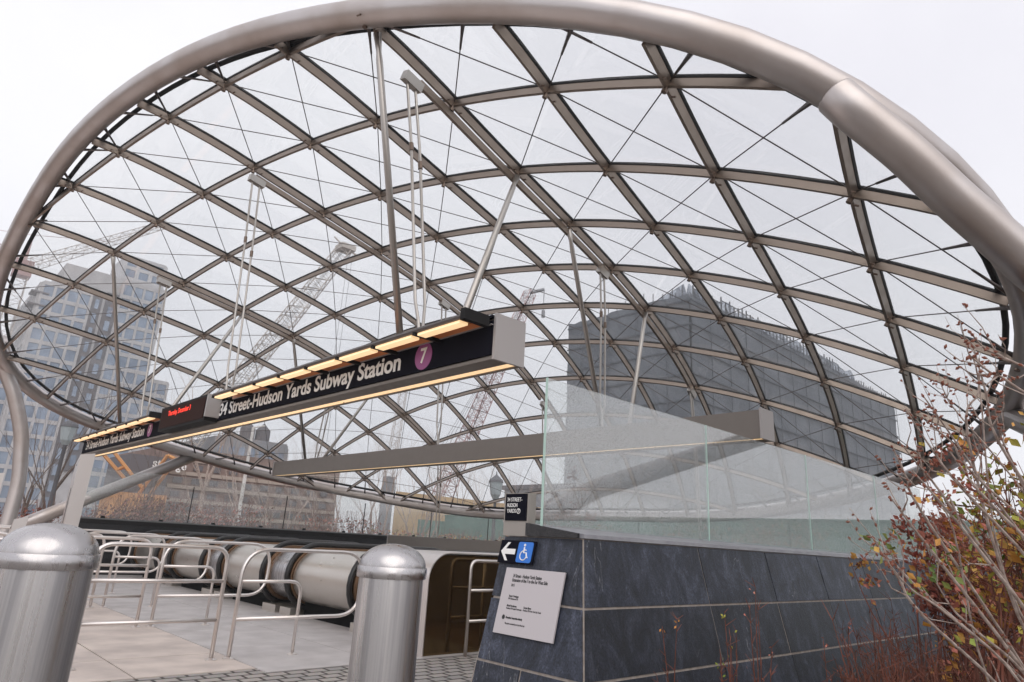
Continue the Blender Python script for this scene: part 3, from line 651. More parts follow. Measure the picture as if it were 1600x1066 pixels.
# signs on the wall
def fmat(y,z,o=.016):   # frame on the battered front face
    up=Vector((BX,0,1)).normalized(); rt=Vector((0,-1,0)); n=Vector((-1,0,BX)).normalized(); p=fp(y,z)+n*o
    return Matrix(((rt.x,up.x,n.x,p.x),(rt.y,up.y,n.y,p.y),(rt.z,up.z,n.z,p.z),(0,0,0,1)))
def plate(M4,w,h,d,name,mt,parent,cx=0,cy=0,rad=0):
    b=MB()
    if rad:
        pts=[]
        for qx,qy,a0 in ((1,1,0),(-1,1,90),(-1,-1,180),(1,-1,270)):
            for k in range(6): a=R_(a0+18*k); pts.append((cx+qx*(w/2-rad)+rad*math.cos(a),cy+qy*(h/2-rad)+rad*math.sin(a),0))
    else: pts=[(cx-w/2,cy-h/2,0),(cx+w/2,cy-h/2,0),(cx+w/2,cy+h/2,0),(cx-w/2,cy+h/2,0)]
    b.prism(pts,(0,0,d)); b.v=[tuple(M4@Vector(v)) for v in b.v]; return b.build(name,mt,parent)
up_=MB
M4=fmat(3.722,1.243); a_=thing('access_sign',M4.translation,'small black and blue sign with a white arrow pointing left and a wheelchair symbol','sign')
plate(M4,.37,.168,.012,'board',M['black'],a_)
M5=M4@Matrix.Translation((0,0,.0125))
plate(M5,.155,.15,.003,'blue_square',M['bluesign'],a_,.09,0,.016)
b=MB(); b.prism([(-.165,0,0),(-.105,.068,0),(-.078,.068,0),(-.118,.020,0),(-.012,.020,0),(-.012,-.020,0),(-.118,-.020,0),(-.078,-.068,0),(-.105,-.068,0)][::-1],(0,0,.003)); b.v=[tuple(M5@Vector(v)) for v in b.v]; b.build('arrow',M['white'],a_)
b=MB(); ox=.09
def strip(P,r): b.tube([(ox+x,y,.0045) for x,y in P],r,6)
strip([(.0+.034*math.cos(R_(a))-.006,-.024+.034*math.sin(R_(a))) for a in range(100,361,20)],.0042)
strip([(-.008,.036),(-.006,-.004),(.020,-.004),(.032,-.040),(.042,-.036)],.0062); strip([(-.006,.018),(.018,.014)],.0045)
b.prism([(ox-.008+.010*math.cos(R_(a)),.052+.010*math.sin(R_(a)),.003) for a in range(0,360,30)],(0,0,.003))
b.v=[tuple(M5@Vector(v)) for v in b.v]; b.build('wheelchair_symbol',M['white'],a_)
M4=fmat(3.495,.908); p_=thing('plaque',M4.translation,'pale steel dedication plaque with black text fixed to the slate wall front','plaque')
plate(M4,.585,.455,.012,'plate',M['plaque'],p_)
M5=M4@Matrix.Translation((0,0,.0128))
def line(s,x,y,sz,w,bold=.0): text(s,'lettering',M['ink'],p_,M5@Matrix.Translation((x,y,0)),sz,width=w,ext=.0006,bold=bold,align='LEFT')
line('34 Street - Hudson Yards Station',-.205,.172,.034,.29,.0006); line('Extension of the 7 to the Far West Side',-.205,.142,.034,.355,.0006)
line('2015',-.205,.105,.026,.035,.0002)
line('Thomas F. Prendergast',-.205,.030,.021,.10,.0002); line('MTA Chairman and CEO',-.205,.012,.018,.10)
line('Michael Horodniceanu',-.205,-.036,.021,.10,.0002); line('President, MTA Capital Construction',-.205,-.054,.018,.155)
line('Carmen Bianco',-.035,-.036,.021,.075,.0002); line('President, MTA New York City Transit',-.035,-.054,.018,.175)
line('Metropolitan Transportation Authority',-.19,-.116,.02,.165,.0006); line('This project was funded by the City of New York',-.19,-.155,.017,.20)
b=MB(); b.prism([(-.215+.014*math.cos(R_(a)),-.116+.016*math.sin(R_(a)),0) for a in range(0,360,20)],(0,0,.001)); b.v=[tuple(M5@Vector(v)) for v in b.v]; b.build('emblem',M['ink'],p_)
# blade sign on top of the wall end
bl=thing('station_marker',(3.72,3.78,ZT),'small grey box sign with black face reading 34 STREET-HUDSON YARDS on the wall end','sign')
MB().box(3.672,3.75,3.655,3.925,ZT+.0,1.685).build('housing',M['bladeh'],bl)
MB().box(3.664,3.6725,3.672,3.905,1.478,1.68).build('sign_face',M['black'],bl)
for s,z,w in (('34 STREET-',1.635,.165),('HUDSON',1.592,.115),('YARDS',1.549,.10)):
    text(s,'lettering',M['white'],bl,Matrix.Translation((3.6625,3.885,z))@MX,0.042,width=w,ext=.0006,bold=.0005,align='LEFT')
b=MB(); n=24; b.tube([(3.662,3.755+.018*math.cos(2*math.pi*k/n),1.549+.018*math.sin(2*math.pi*k/n)) for k in range(n)],.0028,5,closed=True); b.build('route_ring',M['white'],bl)
text('7','route_number',M['white'],bl,Matrix.Translation((3.6625,3.755,1.549))@MX,.03,ext=.0006,bold=.001)
# ============ BUILDINGS ============
M['netseam']=mat('net_seam',(.075,.085,.105),.9)
M['netveil']=glass_mat('net_veil',(.75,.77,.8),.45,(.3,.32,.36),1.2,.5,0.01)

def facade(t,wallm,glassm,plane,c,u0,u1,z0,z1,nu,nz,colw=.32,band=.3,proud=.35,first=None):
    """grid of proud piers and bands in front of recessed windows; plane 'y' face looks to -Y, 'x' face looks to -X"""
    du=(u1-u0)/nu; dz=(z1-z0)/nz; gm=MB()
    def bx(b,a0,a1,p0,p1,za,zb): (b.box(a0,a1,p0,p1,za,zb) if plane=='y' else b.box(p0,p1,a0,a1,za,zb))
    for i in range(nu+1): bx(gm,u0+i*du-du*colw/2,u0+i*du+du*colw/2,c-proud,c+.02,z0,z1)
    for j in range(nz+1): bx(gm,u0,u1,c-proud+.06,c+.02,z0+j*dz-dz*band/2,z0+j*dz+dz*band/2)
    gm.build('facade_grid',wallm,t)
    W=[(i,j) for j in range(nz) for i in range(nu)]
    return [(glassm,plane,c,u0+i*du+du*colw/2,u0+(i+1)*du-du*colw/2,z0+j*dz+dz*band/2,z0+(j+1)*dz-dz*band/2) for i,j in W]
def windows(t,W,limit=100):
    W.sort(key=lambda w:(Vector(((w[3]+w[4])/2,w[2],w[5])) if w[1]=='y' else Vector((w[2],(w[3]+w[4])/2,w[5]))).length)
    rest=MB(); rm=None
    for k,(gm,pl,c,a0,a1,z0,z1) in enumerate(W):
        b=MB() if k<limit else rest
        def bx(p,q,r,s,d0=-.14,d1=-.03): (b.box(p,q,c+d0,c+d1,r,s) if pl=='y' else b.box(c+d0,c+d1,p,q,r,s))
        bx(a0,a1,z0,z1); 
        m=(a0+a1)/2; 
        if k<limit: b.build('window',gm,t)
        else: rm=gm
    if rm: tag(rest.build('windows',rm,t),kind='stuff')
def block(t,x0,x1,y0,y1,z0,z1,m_,nm='wall'): return MB().box(x0,x1,y0,y1,z0,z1).build(nm,m_,t)
T1=thing('apartment_tower',(27,165,0),'tall pale apartment tower with blue windows behind the left of the canopy','building')
block(T1,15,36.6,150,182,0,45,M['towerwall']); block(T1,18,36.6,150.5,176,45,50,M['towerwall'],'upper_wall'); block(T1,29,37.5,158,170,50,58,M['towerwall'],'roof_tower')
block(T1,36.6,41.2,151,170,0,30.3,M['towerwall'],'annex'); block(T1,-25,15,152,180,0,27.5,M['towerwall'],'low_wing')
W=facade(T1,M['towerwall'],M['towerglass'],'y',150,15.2,23.4,1,44.8,4,15,.22,.26)+facade(T1,M['towerwall'],M['towerglass'],'y',150,28.4,36.4,1,49,4,16,.22,.26)
W+=facade(T1,M['towerwall'],M['towerglass'],'y',152,-24,14.8,1,27,16,9,.22,.24)+facade(T1,M['towerwall'],M['towerglass'],'y',151,36.8,41,1,30,2,10,.22,.26)+facade(T1,M['towerwall'],M['towerglass'],'x',15,150.5,181,1,44.5,9,15,.3,.3)
W+=facade(T1,M['towerwall'],M['towerglass'],'y',158,29.2,37.3,50.2,57.6,3,3,.3,.3)
block(T1,23.6,25.4,149.8,151,2,45.5,M['darkcol'],'dark_bay'); block(T1,25.9,28.1,149.7,151,10,46,M['darkcol'],'dark_bay')
W+=[(M['towerglass'],'y',149.75,24.2,24.9,3+3*j,5+3*j) for j in range(14)]+[(M['towerglass'],'y',149.65,26.6,27.5,11+3*j,13+3*j) for j in range(11)]
windows(T1,W)
for z in (40,42.5): block(T1,13.6,16.5,149.5,153,z,z+.3,M['darkcol'],'balcony')
# dark netted building
T2=thing('netted_building',(90,55,0),'dark building wrapped in grey construction netting behind the right of the canopy','building')
core_=MB(); core_.box(74,153,45,66,0,34.6); core_.build('wall',M['net'],T2)
nz_=MB(); rng=random.Random(3)
# sagging net panels in front of the walls and the ragged top edge
def netrow(axis,c,u0,u1,z0,z1,nu,nz):
    V=[];F=[]
    for j in range(nz+1):
        for i in range(nu+1):
            u=u0+(u1-u0)*i/nu; z=z0+(z1-z0)*j/nz; d=-.6+rng.uniform(-.16,.12)*(1 if 0<i<nu else 0)+.10*math.sin(j*1.7+i*.5)
            if j==nz: z+=rng.uniform(-.15,.25)
            V.append((u,c+d,z) if axis=='y' else (c+d,u,z))
    for j in range(nz):
        for i in range(nu): a=j*(nu+1)+i; F.append((a,a+1,a+nu+2,a+nu+1))
    nz_.poly(V,F)
netrow('y',45,73.6,153,0,34.8,60,16); netrow('x',74,44.6,66,0,34.8,18,16); nz_.build('netting',M['net'],T2,smooth=False)
bs=MB()
for j in range(10): bs.box(73.2,153,44.05,44.2,3.2+j*3.4,3.42+j*3.4); bs.box(73.15,73.3,44.0,66,3.2+j*3.4,3.42+j*3.4)
for i in range(16): bs.box(78+i*5,78.12+i*5,44.04,44.12,0,34.6)
for i in range(4): bs.box(73.14,73.2,48+i*5,48.12+i*5,0,34.6)
bs.build('net_seams',M['netseam'],T2)
sc_=MB(); rng=random.Random(8)
for i in range(64):
    x=74.3+i*1.24; h=rng.choice([1.0,1.5,1.8,2.1]) if x<125 else rng.uniform(.3,.9)
    sc_.box(x,x+.16,44.4,44.56,34.6,34.8+h); sc_.box(x,x+.14,48,48.1,34.6,34.6+h*.9)
    if i%2==0 and x<128: sc_.box(x,x+2.4,44.4,44.5,34.6+h*.8,34.6+h*.8+.12)
    if rng.random()<.3: sc_.poly([(x,45.22,34.6+h),(x+1.24,45.22,34.6+h*.4),(x+1.24,45.26,34.6),(x,45.26,34.6)],[(0,1,2,3)])
for j in range(12):
    y=46+j*1.6; sc_.box(74.2,74.3,y,y+.09,34.6,36+rng.random()*1.3)
sc_.box(118,126,47,53,34.6,37.2); sc_.box(76,83,46.5,52,34.6,36.0); sc_.build('roof_scaffold',M['netframe'],T2)
vl=MB(); zz=[34.6+rng.choice([1.0,1.3,1.6,1.9]) for _ in range(30)]
for i in range(30): vl.poly([(74.3+i*1.9,44.3,34.6),(76.2+i*1.9,44.3,34.6),(76.2+i*1.9,44.3,zz[(i+1)%30]),(74.3+i*1.9,44.3,zz[i]),(74.3+i*1.9,44.36,34.6),(76.2+i*1.9,44.36,34.6),(76.2+i*1.9,44.36,zz[(i+1)%30]),(74.3+i*1.9,44.36,zz[i])],[(0,1,2,3),(7,6,5,4),(3,2,6,7)])
vl.build('edge_netting',M['netveil'],T2)
pk=MB(); pk.prism([(74.2,45.4,34.6),(84,45.4,34.6),(75.0,45.4,37.0)],(0,.2,0)); pk.prism([(74.4,45.4,34.6),(74.4,53,34.6),(74.4,46.0,36.9)],(.2,0,0)); pk.build('roof_netting',M['netveil'],T2)
# brown storage building and neighbours
T3=thing('storage_building',(24,66,0),'low brown brick building with pale stripes and white lettering, behind the left parapet','building')
block(T3,17,33.5,60,74,0,7.6,M['brownbrick'])
bd=MB()
for j in range(6): bd.box(17.8,33.4,59.86,60.01,.9+j*1.12,1.2+j*1.12)
bd.build('pale_band',M['concreteband'],T3)
windows(T3,[(M['darkcol'],'y',59.98,18.2+i*1.5,18.9+i*1.5,1.35+j*1.12,1.8+j*1.12) for i in range(10) for j in range(5)],100)
MB().box(14.6,17.6,59.5,66,0,6.6).build('sign_wall',M['darkcol'],T3)
TY=Matrix(((1,0,0,0),(0,0,-1,0),(0,1,0,0),(0,0,0,1)))
text('storage','lettering',M['white'],T3,Matrix.Translation((17.6,59.4,6.05))@TY,1.0,width=2.6,ext=.02,bold=.02)
T4=thing('grey_building',(27,85,0),'grey block with two rooftop water tanks peeking over the brown storage building','building')
block(T4,28,37,80,92,0,11.6,M['greywall']); 
W=facade(T4,M['greywall'],M['towerglass'],'y',80,28.2,36.8,1,11.2,7,4,.4,.45,.2); windows(T4,W)
for x in (33.2,35.2): 
    MB().lathe([(.9,11.9),(.9,13.6),(.05,14.5)],(x,84,0),16).build('water_tank',M['darkcol'],T4); MB().box(x-.7,x+.7,83.3,84.7,11.6,11.95).build('tank_stand',M['netframe'],T4)
T5=thing('flat_roofed_building',(64,50,0),'low grey flat roofed building behind the lantern near the wall marker','building')
block(T5,56,74,48,60,0,7.6,M['greywall']); MB().box(55.7,74.3,47.7,60.3,7.6,8.1).build('roof',M['darkcol'],T5)
T6=thing('distant_apartments',(0,210,0),'distant pale apartment block left of the tall tower, cut by the left edge','building')
block(T6,-60,-2,205,225,0,40,M['towerwall']); windows(T6,facade(T6,M['towerwall'],M['towerglass'],'y',205,-59,-3,2,39,14,10,.3,.3))
# hoardings
def fence(nm,pts,h,m_,label,post=None):
    t=thing(nm,((pts[0][0]+pts[1][0])/2,(pts[0][1]+pts[1][1])/2,0),label,'fence'); (x0,y0),(x1,y1)=pts; L_=math.hypot(x1-x0,y1-y0); ux,uy=(x1-x0)/L_,(y1-y0)/L_
    MB().prism([(x0,y0,0),(x1,y1,0),(x1,y1,h),(x0,y0,h)],(-uy*.06,ux*.06,0)).build('boards',m_,t)
    b=MB(); n=int(L_/2.4)
    for i in range(n+1):
        p=(x0+ux*L_*i/n,y0+uy*L_*i/n); b.box(p[0]-.05,p[0]+.05,p[1]-.13,p[1]-.07 if uy==0 else p[1]-.03,0,h+.05)
    b.build('posts',post or m_,t)
    MB().prism([(x0,y0,h+.003),(x1,y1,h+.003),(x1,y1,h+.08),(x0,y0,h+.08)],(-uy*.09,ux*.09,0)).build('top_rail',post or m_,t)
fence('hoarding',[(24,33),(48,33)],2.35,M['greenfence'],'long green plywood hoarding behind the left parapet glass')
fence('hoarding',[(25.6,38),(50,38)],4.2,M['tan'],'tan coloured hoarding rising above the green one, behind the rods')
fence('hoarding',[(26,-22),(26,33)],2.75,M['greenfence'],'green hoarding seen beyond the rear parapet and behind the red shrub')
# street lamps
def lantern(x,y,h,label,s=1.):
    t=thing('street_lamp',(x,y,0),label,'street lamp','lantern topped lamp posts')
    MB().lathe([(.16*s,0),(.14*s,.5),(.075*s,.7),(.06*s,h-1.0*s),(.1*s,h-.95*s)],(x,y,0),12).build('post',M['netframe'],t,smooth=True)
    MB().lathe([(.10*s,h-.95*s),(.20*s,h-.78*s),(.27*s,h-.30*s),(.24*s,h-.28*s)],(x,y,0),8).build('lantern',M['lampglass'],t)
    MB().lathe([(.30*s,h-.30*s),(.26*s,h-.2*s),(.10*s,h-.06*s),(.03*s,h),(.01*s,h+.14*s)],(x,y,0),8).build('cap',M['netframe'],t)
p=dep(776,742,33); lantern(p.x,p.y,p.z,'grey lantern street lamp standing beyond the rear parapet, left of the wall marker',1.25)
p=dep(112,655,23); lantern(p.x,p.y,p.z,'dark lantern street lamp beside the left trees, left of the tall pylon',.95)
p=dep(396,668,42); t=thing('lamp_pole',(p.x,p.y,0),'slim white lamp pole rising in front of the grey block','lamp pole')
MB().tube([(p.x,p.y,0),(p.x,p.y,p.z)],[.14,.09],8).build('pole',M['whitepaint'],t); MB().tube([(p.x,p.y,p.z),(p.x+.5,p.y-.6,p.z+.12)],.05,6).build('arm',M['whitepaint'],t)
# ============ CRANES ============
def lattice(mb,A,B,w,n,r,w2=None):
    A=Vector(A);B=Vector(B);d=(B-A).normalized(); u=d.cross(Vector((0,0,1))); u=(u if u.length>.01 else Vector((1,0,0))).normalized(); v=d.cross(u); w2=w2 or w
    def c(i,k): 
        ww=(w+(w2-w)*i/n)/2; p=A.lerp(B,i/n); return p+u*ww*(1 if k in(0,1) else -1)+v*ww*(1 if k in(0,3) else -1)
    for k in range(4): mb.tube([c(0,k),c(n,k)],r,4)
    for i in range(n):
        for k in range(4): mb.tube([c(i,k),c(i+1,(k+1)%4)] if (i+k)%2 else [c(i,(k+1)%4),c(i+1,k)],r*.6,3,caps=False)
        
        mb.tube([c(i+1,0),c(i+1,1),c(i+1,2),c(i+1,3)],r*.5,3,caps=False,closed=True)
t=thing('crawler_crane',tuple(dep(205,790,75)),'crane with an orange base and a long pale lattice boom rising behind the sign','crane'); t.location.z=0
base=dep(262,735,75); tip=dep(540,388,88); m_=MB(); lattice(m_,base,tip,2.1,44,.075,1.7); m_.build('boom',M['cranepale'],t)
tp=MB(); q=(tip-base).normalized(); tp.box(tip.x-1,tip.x+1,tip.y-1,tip.y+1,tip.z-.4,tip.z+.3); tp.tube([tip,tip+Vector((1.8,-1.2,-1.2))],.15,5); tp.tube([tip,tip+Vector((-1.2,1.2,1.6))],.12,5); tp.build('boom_head',M['cranepale'],t)
o_=MB(); 
for A,B in (((160,708),(205,760)),((176,704),(222,762)),((262,712),(196,800)),((276,718),(214,800)),((160,708),(176,704)),((182,735),(196,728)),((262,712),(276,718))): o_.tube([dep(*A,50),dep(*B,50)],.14,5)
o_.build('a_frame',M['orange'],t)
c=dep(208,782,50); MB().box(c.x-1.9,c.x+1.9,c.y-1.4,c.y+1.4,c.z-1.4,c.z+.5).build('cab',M['orange'],t)
MB().box(c.x-3,c.x+3,c.y-2.2,c.y+2.2,0,1.1).build('crawler_tracks',M['darkcol'],t)
w_=MB(); 
for dx in (0,.5,1.): w_.tube([dep(270,715,75)+Vector((dx,0,0)),tip+Vector((dx*.2,0,.3))],.035,3,caps=False)
for dy in (0,.6): w_.tube([tip+Vector((dy,-1,-1)),tip+Vector((dy,-1,-26))],.03,3,caps=False)
w_.build('hoist_cables',M['netframe'],t)
base=dep(688,782,90); tip=dep(828,458,112); t=thing('lattice_crane',(base.x,base.y,0),'faded red lattice boom crane leaning right behind the sign end','crane')
m_=MB(); lattice(m_,base,tip,2.0,44,.08,1.5); m_.build('boom',M['cranered'],t); MB().box(base.x-1.3,base.x+1.3,base.y-1.3,base.y+1.3,0,base.z+.2).build('cab',M['greywall'],t)
w_=MB(); 
for k in range(5): w_.tube([tip+Vector((k*.45-1,0,0)),dep(722-k*12,682+k*10,92)],.035,3,caps=False)
w_.build('hoist_cables',M['netframe'],t)
m_=MB(); m_.tube([tip,tip+Vector((1.8,-1.6,.8))],.3,5); m_.tube([tip+Vector((1.8,-1.6,.8)),tip+Vector((1.8,-1.6,-3.0))],.07,4); m_.tube([tip+Vector((1.8,-1.6,-3.0)),tip+Vector((1.8,-1.6,-4.2))],.35,6); m_.build('hook_block',M['greywall'],t)
p0=dep(34,425,130); t=thing('tower_crane',(p0.x,p0.y,0),'pale tower crane with a long jib pointing right, behind the left end of the canopy','crane')
m_=MB(); lattice(m_,(p0.x,p0.y,0),(p0.x,p0.y,p0.z),2.2,30,.09); m_.build('mast',M['cranepale'],t)
m_=MB(); lattice(m_,p0+Vector((0,0,1)),dep(262,350,135),1.9,26,.075,1.1); lattice(m_,p0+Vector((0,0,1)),p0+Vector((-10,-4,4)),1.9,8,.075); m_.build('jib',M['cranepale'],t)
m_=MB(); m_.box(p0.x-1.5,p0.x+1.5,p0.y-1.5,p0.y+1.5,p0.z-1,p0.z+2.2); m_.build('cab',M['cranered'],t)
m_=MB(); top=p0+Vector((0,0,8)); m_.tube([p0,top],.3,5); m_.tube([top,dep(180,378,134)],.06,3); m_.tube([top,p0+Vector((-9,-4,5))],.06,3); m_.build('tie_bars',M['cranered'],t)
base=dep(608,745,120); tip=dep(632,600,130); t=thing('lattice_crane',(base.x,base.y,0),'faintest, most distant lattice crane between the sign and the middle beam','crane')
m_=MB(); lattice(m_,base,tip,1.6,18,.06,1.2); m_.build('boom',M['cranepale'],t); MB().box(base.x-.8,base.x+.8,base.y-.8,base.y+.8,0,base.z).build('cab',M['greywall'],t)
# ============ TREES ============
def tree(x,y,h,label,seed,mt='bark',spread=.42,lean=(0,0),depth=5,r0=None,group='bare trees beyond the parapets',multi=1,n0=3):
    rg=random.Random(seed); t=thing('bare_tree',(x,y,0),label,'tree',group); tr=MB(); br=MB()
    def grow(p,d,l,r,lv):
        n=3 if lv<3 else 2; pts=[p]; q=p; dd=d
        for i in range(n): dd=(dd+Vector((rg.uniform(-1,1),rg.uniform(-1,1),rg.uniform(-.3,.8)))*.10).normalized(); q=q+dd*l/n; pts.append(q)
        e=r*.62; mb=tr if lv==0 else br; mb.tube(pts,[r+(e-r)*i/n for i in range(n+1)],7 if lv==0 else (5 if lv<2 else 3),caps=False)
        if lv>=depth: return
        k=n0+1 if lv==0 else rg.choice([2,3,3])
        for c in range(k):
            a=rg.uniform(0,6.28); s=spread*rg.uniform(.6,1.35); side=Vector((math.cos(a),math.sin(a),0)); nd=(dd+side*s+Vector((0,0,.12))).normalized()
            start=pts[-1] if c<2 else pts[rg.randint(1,n)]
            grow(start,nd,l*rg.uniform(.62,.85),e*rg.uniform(.55,.85),lv+1)
    for m_i in range(multi):
        a=6.28*m_i/max(1,multi); lx=lean[0]+(.28*math.cos(a) if multi>1 else 0); ly=lean[1]+(.28*math.sin(a) if multi>1 else 0)
        grow(Vector((x+lx*.3,y+ly*.3,0)),Vector((lx,ly,1)).normalized(),h*.30,(r0 or h*.016)/(1 if multi==1 else 1.5),0)
    tr.build('trunk',M[mt],t,smooth=True); br.build('crown',M[mt],t)
def tpx(px,d): v=dep(px,840,d); return v.x,v.y
for k,(px,d,h,lab,sd,mt,mu,sp_) in enumerate([
    (70,23,7.4,'bare tree with dark trunk left of the tall pylon, in front of the tower windows',11,'bark',1,.42),
    (30,27,6.2,'bare tree behind the left canopy leg at the left edge',12,'bark',1,.45),
    (305,30,9.5,'tall slim bare tree rising behind the message display',13,'barkpale',1,.33),
    (215,34,6.5,'bare tree in front of the orange crane base',14,'bark',1,.5),
    (430,27,6.0,'bare multi stemmed tree left of the middle beam end',15,'barkpale',3,.42),
    (365,36,8.5,'bare tree behind the white lamp pole',16,'barkpale',1,.4),
    (510,33,7.2,'bare tree behind the left end of the middle beam',17,'barkpale',2,.4),
    (590,38,8.6,'bare tree under the middle of the beam, left of the distant crane',18,'barkpale',2,.42),
    (655,30,6.6,'bare tree beside the hanging rods of the rear beam',19,'barkpale',3,.38),
    (725,44,8.2,'bare tree between the red crane and the lantern',20,'barkpale',2,.42),
    (810,36,6.2,'small bare tree just left of the frosted glass',21,'barkpale',2,.4),
    (930,34,9.5,'tall bare tree seen through the left end of the frosted glass',22,'bark',2,.4),
    (1235,30,7.5,'wide bare tree showing above the frosted glass top near the netted building',23,'bark',1,.55),
    (1320,34,6.8,'bare tree seen through the right end of the frosted glass',24,'bark',1,.55)]):
    x,y=tpx(px,d); tree(x,y,h,lab,sd,mt,sp_,multi=mu)
# ============ SHRUBS ============
def leaf(mb,p,s,rg):
    a=Vector((rg.gauss(0,1),rg.gauss(0,1),rg.gauss(0,1))).normalized(); b=a.orthogonal().normalized(); c=a.cross(b)
    mb.poly([p,p+b*s*.5+c*s*.28+a*s*.06,p+b*s,p+b*s*.5-c*s*.28+a*s*.06],[(0,1,2,3)])
def hedge(nm,x0,x1,y0,y1,z1,n,mats,label,seed,s=.1):
    rg=random.Random(seed); b={m:MB() for m in mats}; tw=MB()
    nclump=max(6,int((x1-x0+y1-y0)*1.6)); cl=[(rg.uniform(x0,x1),rg.uniform(y0,y1),rg.uniform(.55,1.)) for _ in range(nclump)]
    for i in range(n):
        cx_,cy_,hh=rg.choice(cl); x=cx_+rg.gauss(0,.45); y=cy_+rg.gauss(0,.35); z=rg.random()**.75*z1*hh
        leaf(b[rg.choice(mats)],Vector((x,y,z)),s*rg.uniform(.6,1.4),rg)
    for i in range(n//14):
        cx_,cy_,hh=rg.choice(cl); x=cx_+rg.gauss(0,.4); y=cy_+rg.gauss(0,.3); tw.tube([(x,y,0),(x+rg.gauss(0,.12),y+rg.gauss(0,.12),z1*hh*.6),(x+rg.gauss(0,.3),y+rg.gauss(0,.3),z1*hh*1.15)],[.012,.008,.003],3,caps=False)
    e=thing(nm,((x0+x1)/2,(y0+y1)/2,0),label,'shrubs'); e['kind']='stuff'
    for m in mats: tag(b[m].build('leaves',M[m],e),kind='stuff')
    tag(tw.build('twigs',M['redtwig'],e),kind='stuff')
hedge('shrub_bed',3,13,21.3,24,2.1,12000,['redleaf','bud','redtwig'],'mass of red brown autumn shrubs beyond the left parapet glass',31,.10)
hedge('shrub_bed',14,26,22,26,1.75,15000,['greenleaf','bud','orangeleaf','redleaf'],'mixed green and orange shrubs beyond the left parapet, nearer the rear corner',32,.11)
hedge('shrub_bed',21.5,24,2,20,2.6,9000,['redleaf','greenleaf','bud'],'low autumn shrubs beyond the rear parapet',33,.11)
hedge('shrub_bed',-9,2.2,23,27,2.1,7000,['redleaf','bud','redtwig'],'rusty red shrubs behind the left canopy leg, under the leg strut',34,.10)
# foreground: bare budded shrub at the right edge
def twiggy(mb,bud,P,r,rg,side=6,bud_s=.018,tw=.22,buds=True):
    P=bez(P,5); mb.tube(P,[r*(1-.8*i/(len(P)-1))+.0008 for i in range(len(P))],6,caps=False)
    for k in range(side):
        i=rg.randint(len(P)//4,len(P)-2); d=(P[i+1]-P[i]).normalized(); s=Vector((rg.gauss(0,1),rg.gauss(0,1),rg.gauss(0,1))); s=(s-d*s.dot(d)).normalized(); l=tw*rg.uniform(.35,1.2)
        q=P[i]+(d*.75+s*.6).normalized()*l*.5; e=q+(d*.9+s*.25+Vector((0,0,.25))).normalized()*l*.5
        mb.tube([P[i],q,e],[r*.38,r*.25,.0009],4,caps=False)
        if buds:
            for f in (.35,.6,.8,1.0):
                if rg.random()<.75:
                    c=q.lerp(e,f) if rg.random()<.7 else P[i].lerp(q,f); u=Vector((rg.gauss(0,1),rg.gauss(0,1),rg.gauss(0,1))).normalized()
                    c2=c+u*bud_s; bud.tube([c,c.lerp(c2,.5),c2],[.0015,bud_s*.32,.0008],5)
    if buds:
        for i in range(len(P)//2,len(P)):
            if rg.random()<.8:
                u=Vector((rg.gauss(0,1),rg.gauss(0,1),rg.gauss(0,1))).normalized(); c=P[i]; c2=c+u*bud_s*1.2; bud.tube([c,c.lerp(c2,.5),c2],[.0015,bud_s*.36,.0008],5)
rg=random.Random(5)
rootp=dep(1830,1330,2.6); rootp.z=.03
sh=thing('budded_shrub',tuple(rootp),'bare shrub with long pale stems and brown buds leaning in from the right edge','shrub')
st_=MB(); bd_=MB()
stems=[((1368,848),(1440,960),(1600,1120),2.45,.0085),((1362,840),(1420,905),(1640,1110),2.6,.007),((1395,700),(1440,800),(1610,1060),2.7,.008),((1405,690),(1470,770),(1640,1010),2.5,.0075),
 ((1415,640),(1500,760),(1650,930),2.4,.0075),((1390,775),(1470,880),(1620,1080),2.3,.009),((1440,615),(1540,760),(1660,930),2.6,.007),((1522,545),(1560,690),(1680,880),2.3,.0075),((1518,522),(1570,560),(1700,640),2.1,.007),
 ((1515,555),(1580,600),(1700,700),2.0,.0075),((1530,560),(1512,680),(1590,960),2.5,.007),((1425,735),(1530,860),(1640,1010),2.2,.009),((1450,660),(1520,740),(1680,900),2.3,.006),((1470,600),(1500,650),(1620,800),2.8,.0045),
 ((1480,700),(1560,800),(1700,950),2.1,.008),((1555,640),(1590,740),(1660,900),2.4,.006),((1380,870),(1480,960),(1600,1075),2.2,.0065),((1460,905),(1530,990),(1620,1080),2.3,.007),((1500,500),(1530,600),(1570,900),2.9,.005),((1430,690),(1490,830),(1545,1066),2.7,.006)]
for (a,b,c,d,r) in stems:
    P=[dep(c[0]+140,c[1]+260,d+.25),dep(*c,d+.1),dep(*b,d),dep((a[0]+b[0])/2+rg.uniform(-8,8),(a[1]+b[1])/2+rg.uniform(-8,8),d-.02),dep(*a,d-.05)]
    r*=1.0; P=[rootp+Vector((rg.uniform(-.15,.15),rg.uniform(-.15,.15),0))]+P
    twiggy(st_,bd_,P,r,rg,7,.016,.18)
st_.build('stems',M['barkpale'],sh,smooth=True); tag(bd_.build('buds',M['bud'],sh),kind='stuff')
lf=MB(); lf2=MB()
for _ in range(70):
    px=rg.choice([(1400,850),(1375,855),(1440,920),(1470,885),(1490,875),(1455,870),(1500,890)]); p=dep(px[0]+rg.gauss(0,14),px[1]+rg.gauss(0,12),2.45+rg.gauss(0,.1)); leaf(rg.choice([lf,lf,lf2]),p,.035*rg.uniform(.6,1.3),rg)
lf.build('green_leaves',M['greenleaf'],sh); lf2.build('orange_leaves',M['orangeleaf'],sh)
